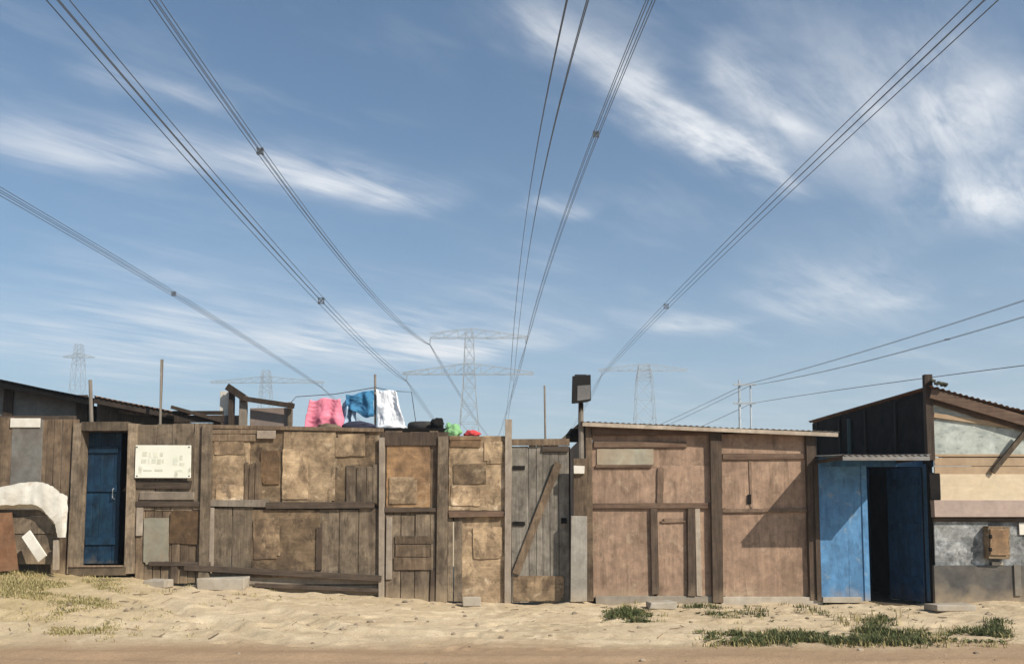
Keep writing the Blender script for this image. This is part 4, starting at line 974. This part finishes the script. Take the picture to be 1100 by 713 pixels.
# ------------------------------------------------------------------ pylons and cables
GY = 'pylons beyond the shacks'
def lattice(mb, pts, r):
    """four legs through square rings (z, half width), braced"""
    for (c0, z0, w0), (c1, z1, w1) in zip(pts, pts[1:]):
        A = [Vector((c0[0] + sx * w0, c0[1] + sy * w0, z0)) for sx, sy in ((-1,-1),(1,-1),(1,1),(-1,1))]
        B = [Vector((c1[0] + sx * w1, c1[1] + sy * w1, z1)) for sx, sy in ((-1,-1),(1,-1),(1,1),(-1,1))]
        for i in range(4):
            mb.beam(A[i], B[i], r * 1.5, r * 1.5); mb.beam(A[i], B[(i+1)%4], r, r); mb.beam(A[(i+1)%4], B[i], r, r); mb.beam(B[i], B[(i+1)%4], r, r)
def arm(mb, c, z, x0, x1, dep, r):
    n = max(4, int(abs(x1 - x0) / 3.0))
    for i in range(n):
        a, b = x0 + (x1 - x0) * i / n, x0 + (x1 - x0) * (i + 1) / n
        def hh(x): return dep * (1 - .85 * abs(x - c[0]) / max(abs(x0 - c[0]), abs(x1 - c[0])))
        for s in (-.6, .6):
            y = c[1] + s
            mb.beam((a, y, z), (b, y, z), r * 1.5, r * 1.5); mb.beam((a, y, z + hh(a)), (b, y, z + hh(b)), r * 1.2, r * 1.2)
            mb.beam((a, y, z), (b, y, z + hh(b)), r, r); mb.beam((b, y, z), (b, y, z + hh(b)), r, r)
def pylon(px, Y, arms, top, base_w, waist, r, label, ins=()):
    c = (P(px, 400, Y).x, Y)
    t = thing('pylon', label, 'pylon', (c[0], Y, 0), GY)
    zt_ = P(px, top, Y).z; zw = P(px, arms[-1][0], Y).z - 3
    pts = []; n = 7
    for i in range(n + 1): f = i / n; pts.append((c, zw * f, base_w + (waist - base_w) * f ** .8))
    m2 = 4
    for i in range(1, m2 + 1): f = i / m2; pts.append((c, zw + (zt_ - zw) * f, waist * (1 - .35 * f)))
    mb = MB(); lattice(mb, pts, r); mb.build('tower', M['steel'], t)
    for y, x0, x1, dep in arms:
        mb = MB(); arm(mb, c, P(px, y, Y).z, P(x0, y, Y).x, P(x1, y, Y).x, dep, r); mb.build('crossarm', M['steel'], t)
    for x, y in ins:
        p = P(x, y, Y); mb = MB(); mb.tube([p, p - Vector((0, 0, 1.6))], .06, 6)
        for k in range(6): mb.tube([p - Vector((0, 0, .3 + k * .2)), p - Vector((0, 0, .36 + k * .2))], .15, 8)
        mb.build('insulator', M['steel'], t)
pylon(504, 190, [(363, 462, 567, 2.2), (402, 432, 573, 2.6)], 357, 4.2, 1.4, .078, 'lattice pylon with two long crossarms standing at the centre', [(462,363),(565,363),(437,402),(550,402)])
pylon(692, 260, [(398, 643, 738, 2.2)], 392, 5.0, 2.4, .075, 'faint lattice pylon with a single crossarm above the plywood shack', [(646,398)])
pylon(286, 260, [(411, 226, 348, 2.0)], 398, 4.0, 1.6, .07, 'faint lattice pylon behind the timber frame', [(346,411)])
pylon(84, 330, [(384, 68, 101, 1.8)], 370, 4.6, 1.8, .08, 'faint distant pylon above the grey shack at the left edge')
t = thing('pylon', 'slender paired pole pylon above the right half of the plywood shack', 'pylon', (P(800, 500, 190).x, 190, 0), GY)
parts(t, [])
a1, a2_ = P(794, 408, 190), P(806, 414, 190)
for q, r in ((a1, .42), (a2_, .30)): MB().tube([(q.x, 190, 0), q], r, 10, 1, r * .6).build('pole', M['steel'], t, smooth=True)
MB().beam(P(788, 413, 189.4), P(812, 413, 189.4), .4, .3).beam(P(788, 433, 189.4), P(812, 433, 189.4), .4, .3).build('crossarm', M['steel'], t)

GW = 'overhead power cables'
def cables(label, q, Yq, mid, top, Htop, offs, spacer_px=(), r=.034, drop=1.6):
    """conductors strung from the pylon point q over the camera, through photo points mid and top"""
    Q = P(q[0], q[1], Yq) - Vector((0, 0, drop))
    a = (top[0] - 550) / F; A1 = P(top[0], top[1], 10); k = Htop / (A1.z - H); A = Vector((A1.x * k, 10 * k, H + Htop))
    def X(y): return A.x + (Q.x - A.x) * (y - A.y) / (Q.y - A.y)
    lo, hi = A.y, Q.y                                                        # depth where the cable crosses column mid[0]
    def col(y): return 550 + F * X(y) / y
    s = 1 if col(hi) > col(lo) else -1
    for _ in range(50):
        m_ = (lo + hi) / 2
        if (col(m_) - mid[0]) * s < 0: lo = m_
        else: hi = m_
    Mz = P(mid[0], mid[1], lo)
    ys = (A.y, lo, Q.y); zs = (A.z, Mz.z, Q.z)
    def Z(y):
        return sum(zs[i] * math.prod((y - ys[j]) / (ys[i] - ys[j]) for j in range(3) if j != i) for i in range(3))
    t = thing('power_cable', label, 'cable', (Q.x, Q.y, Q.z), GW)
    yy = [Q.y - (Q.y - 2) * (i / 60) ** .8 for i in range(61)]
    yy = [y for y in (Q.y + 230 * (1 - i / 24) for i in range(24))] + yy          # the next span, on beyond the pylon
    def ZZ(y):
        if y <= Q.y: return Z(y)
        f = (y - Q.y) / 340; return Q.z - 4 * (Q.z * .07) * f * (1 - f)
    for dx, dz in offs:
        MB().tube([(X(y) + dx * min(1, .15 + abs(Q.y - y) / 20), y, ZZ(y) + dz * min(1, .2 + abs(Q.y - y) / 20)) for y in yy], r, 5).build('conductor', M['wire'], t, smooth=True)
    for px in spacer_px:
        lo, hi = A.y * .3, Q.y
        for _ in range(50):
            m_ = (lo + hi) / 2
            if (col(m_) - px) * s < 0: lo = m_
            else: hi = m_
        mb = MB(); c = Vector((X(lo), lo, Z(lo)))
        for i, (d0, e0) in enumerate(offs):
            for d1, e1 in offs[i+1:]: mb.beam(c + Vector((d0, 0, e0)), c + Vector((d1, 0, e1)), .12, .12)
        for d0, e0 in offs: mb.beam(c + Vector((d0, -.2, e0)), c + Vector((d0, .2, e0)), .14, .14)
        mb.build('spacer', M['wire'], t)
SQ = lambda d: [(-d, -d), (d, -d), (d, d), (-d, d)]
cables('bundle of four cables crossing the sky from the top left corner to the central pylon', (437,402), 190, (339,320), (62,0), 26, SQ(.32), (342,))
cables('pair of cables left of centre, right of the four cable bundle', (462,363), 190, (270,160), (166,0), 33, SQ(.22), (272,))
cables('lowest left cable bundle, entering at the left edge of the sky', (346,411), 260, (180,315), (-130,130), 32, SQ(.28), (181,), .04)
cables('left one of the two steep middle cable bundles', (548,402), 190, (557,300), (608,5), 27, [(-.04,-.3),(.04,.3)], (), .036)
cables('right one of the two steep middle cable bundles', (552,402), 190, (564,300), (630,5), 27, [(-.04,-.3),(.04,.3)], (), .036)
cables('steep cable bundle right of the two middle ones', (565,363), 190, (617,210), (699,0), 34, SQ(.22), (643,))
cables('dense bundle of cables crossing the sky to the top right corner', (646,398), 260, (718,329), (1058,0), 28, SQ(.36), (718,), .038)
cables('upper of the thin cables sloping down from the right edge of the sky', (800,413), 190, (950,372), (1160,303), 24, [(-.2,0),(.2,0)], (), .036, 0)
cables('second of the thin cables sloping down from the right edge of the sky', (806,414), 190, (950,384), (1160,322), 22, [(-.2,0),(.2,0)], (1023,), .036, 0)
cables('lowest thin cable, running just above the dark sloping roof at the right', (808,433), 190, (960,411), (1160,385), 15, [(-.15,0),(.15,0)], (), .036, 0)

# ------------------------------------------------------------------ air
def haze(dens):
    mb = MB(); mb.box(-520, 520, -490, 520, -3, 64)
    m = bpy.data.materials.new('haze'); m.use_nodes = True; nt = m.node_tree; nt.nodes.clear()
    v = nt.nodes.new('ShaderNodeVolumePrincipled'); v.inputs['Density'].default_value = dens; v.inputs['Color'].default_value = (.80, .88, .97, 1); v.inputs['Anisotropy'].default_value = .2
    o = nt.nodes.new('ShaderNodeOutputMaterial'); nt.links.new(v.outputs[0], o.inputs['Volume'])
    h = mb.build('haze', m); h['kind'] = 'stuff'; h['label'] = 'thin pale haze in the air'
HAZE = .0013
if HAZE: haze(HAZE)
for o in COL.objects:
    if '_w' in o: del o['_w']
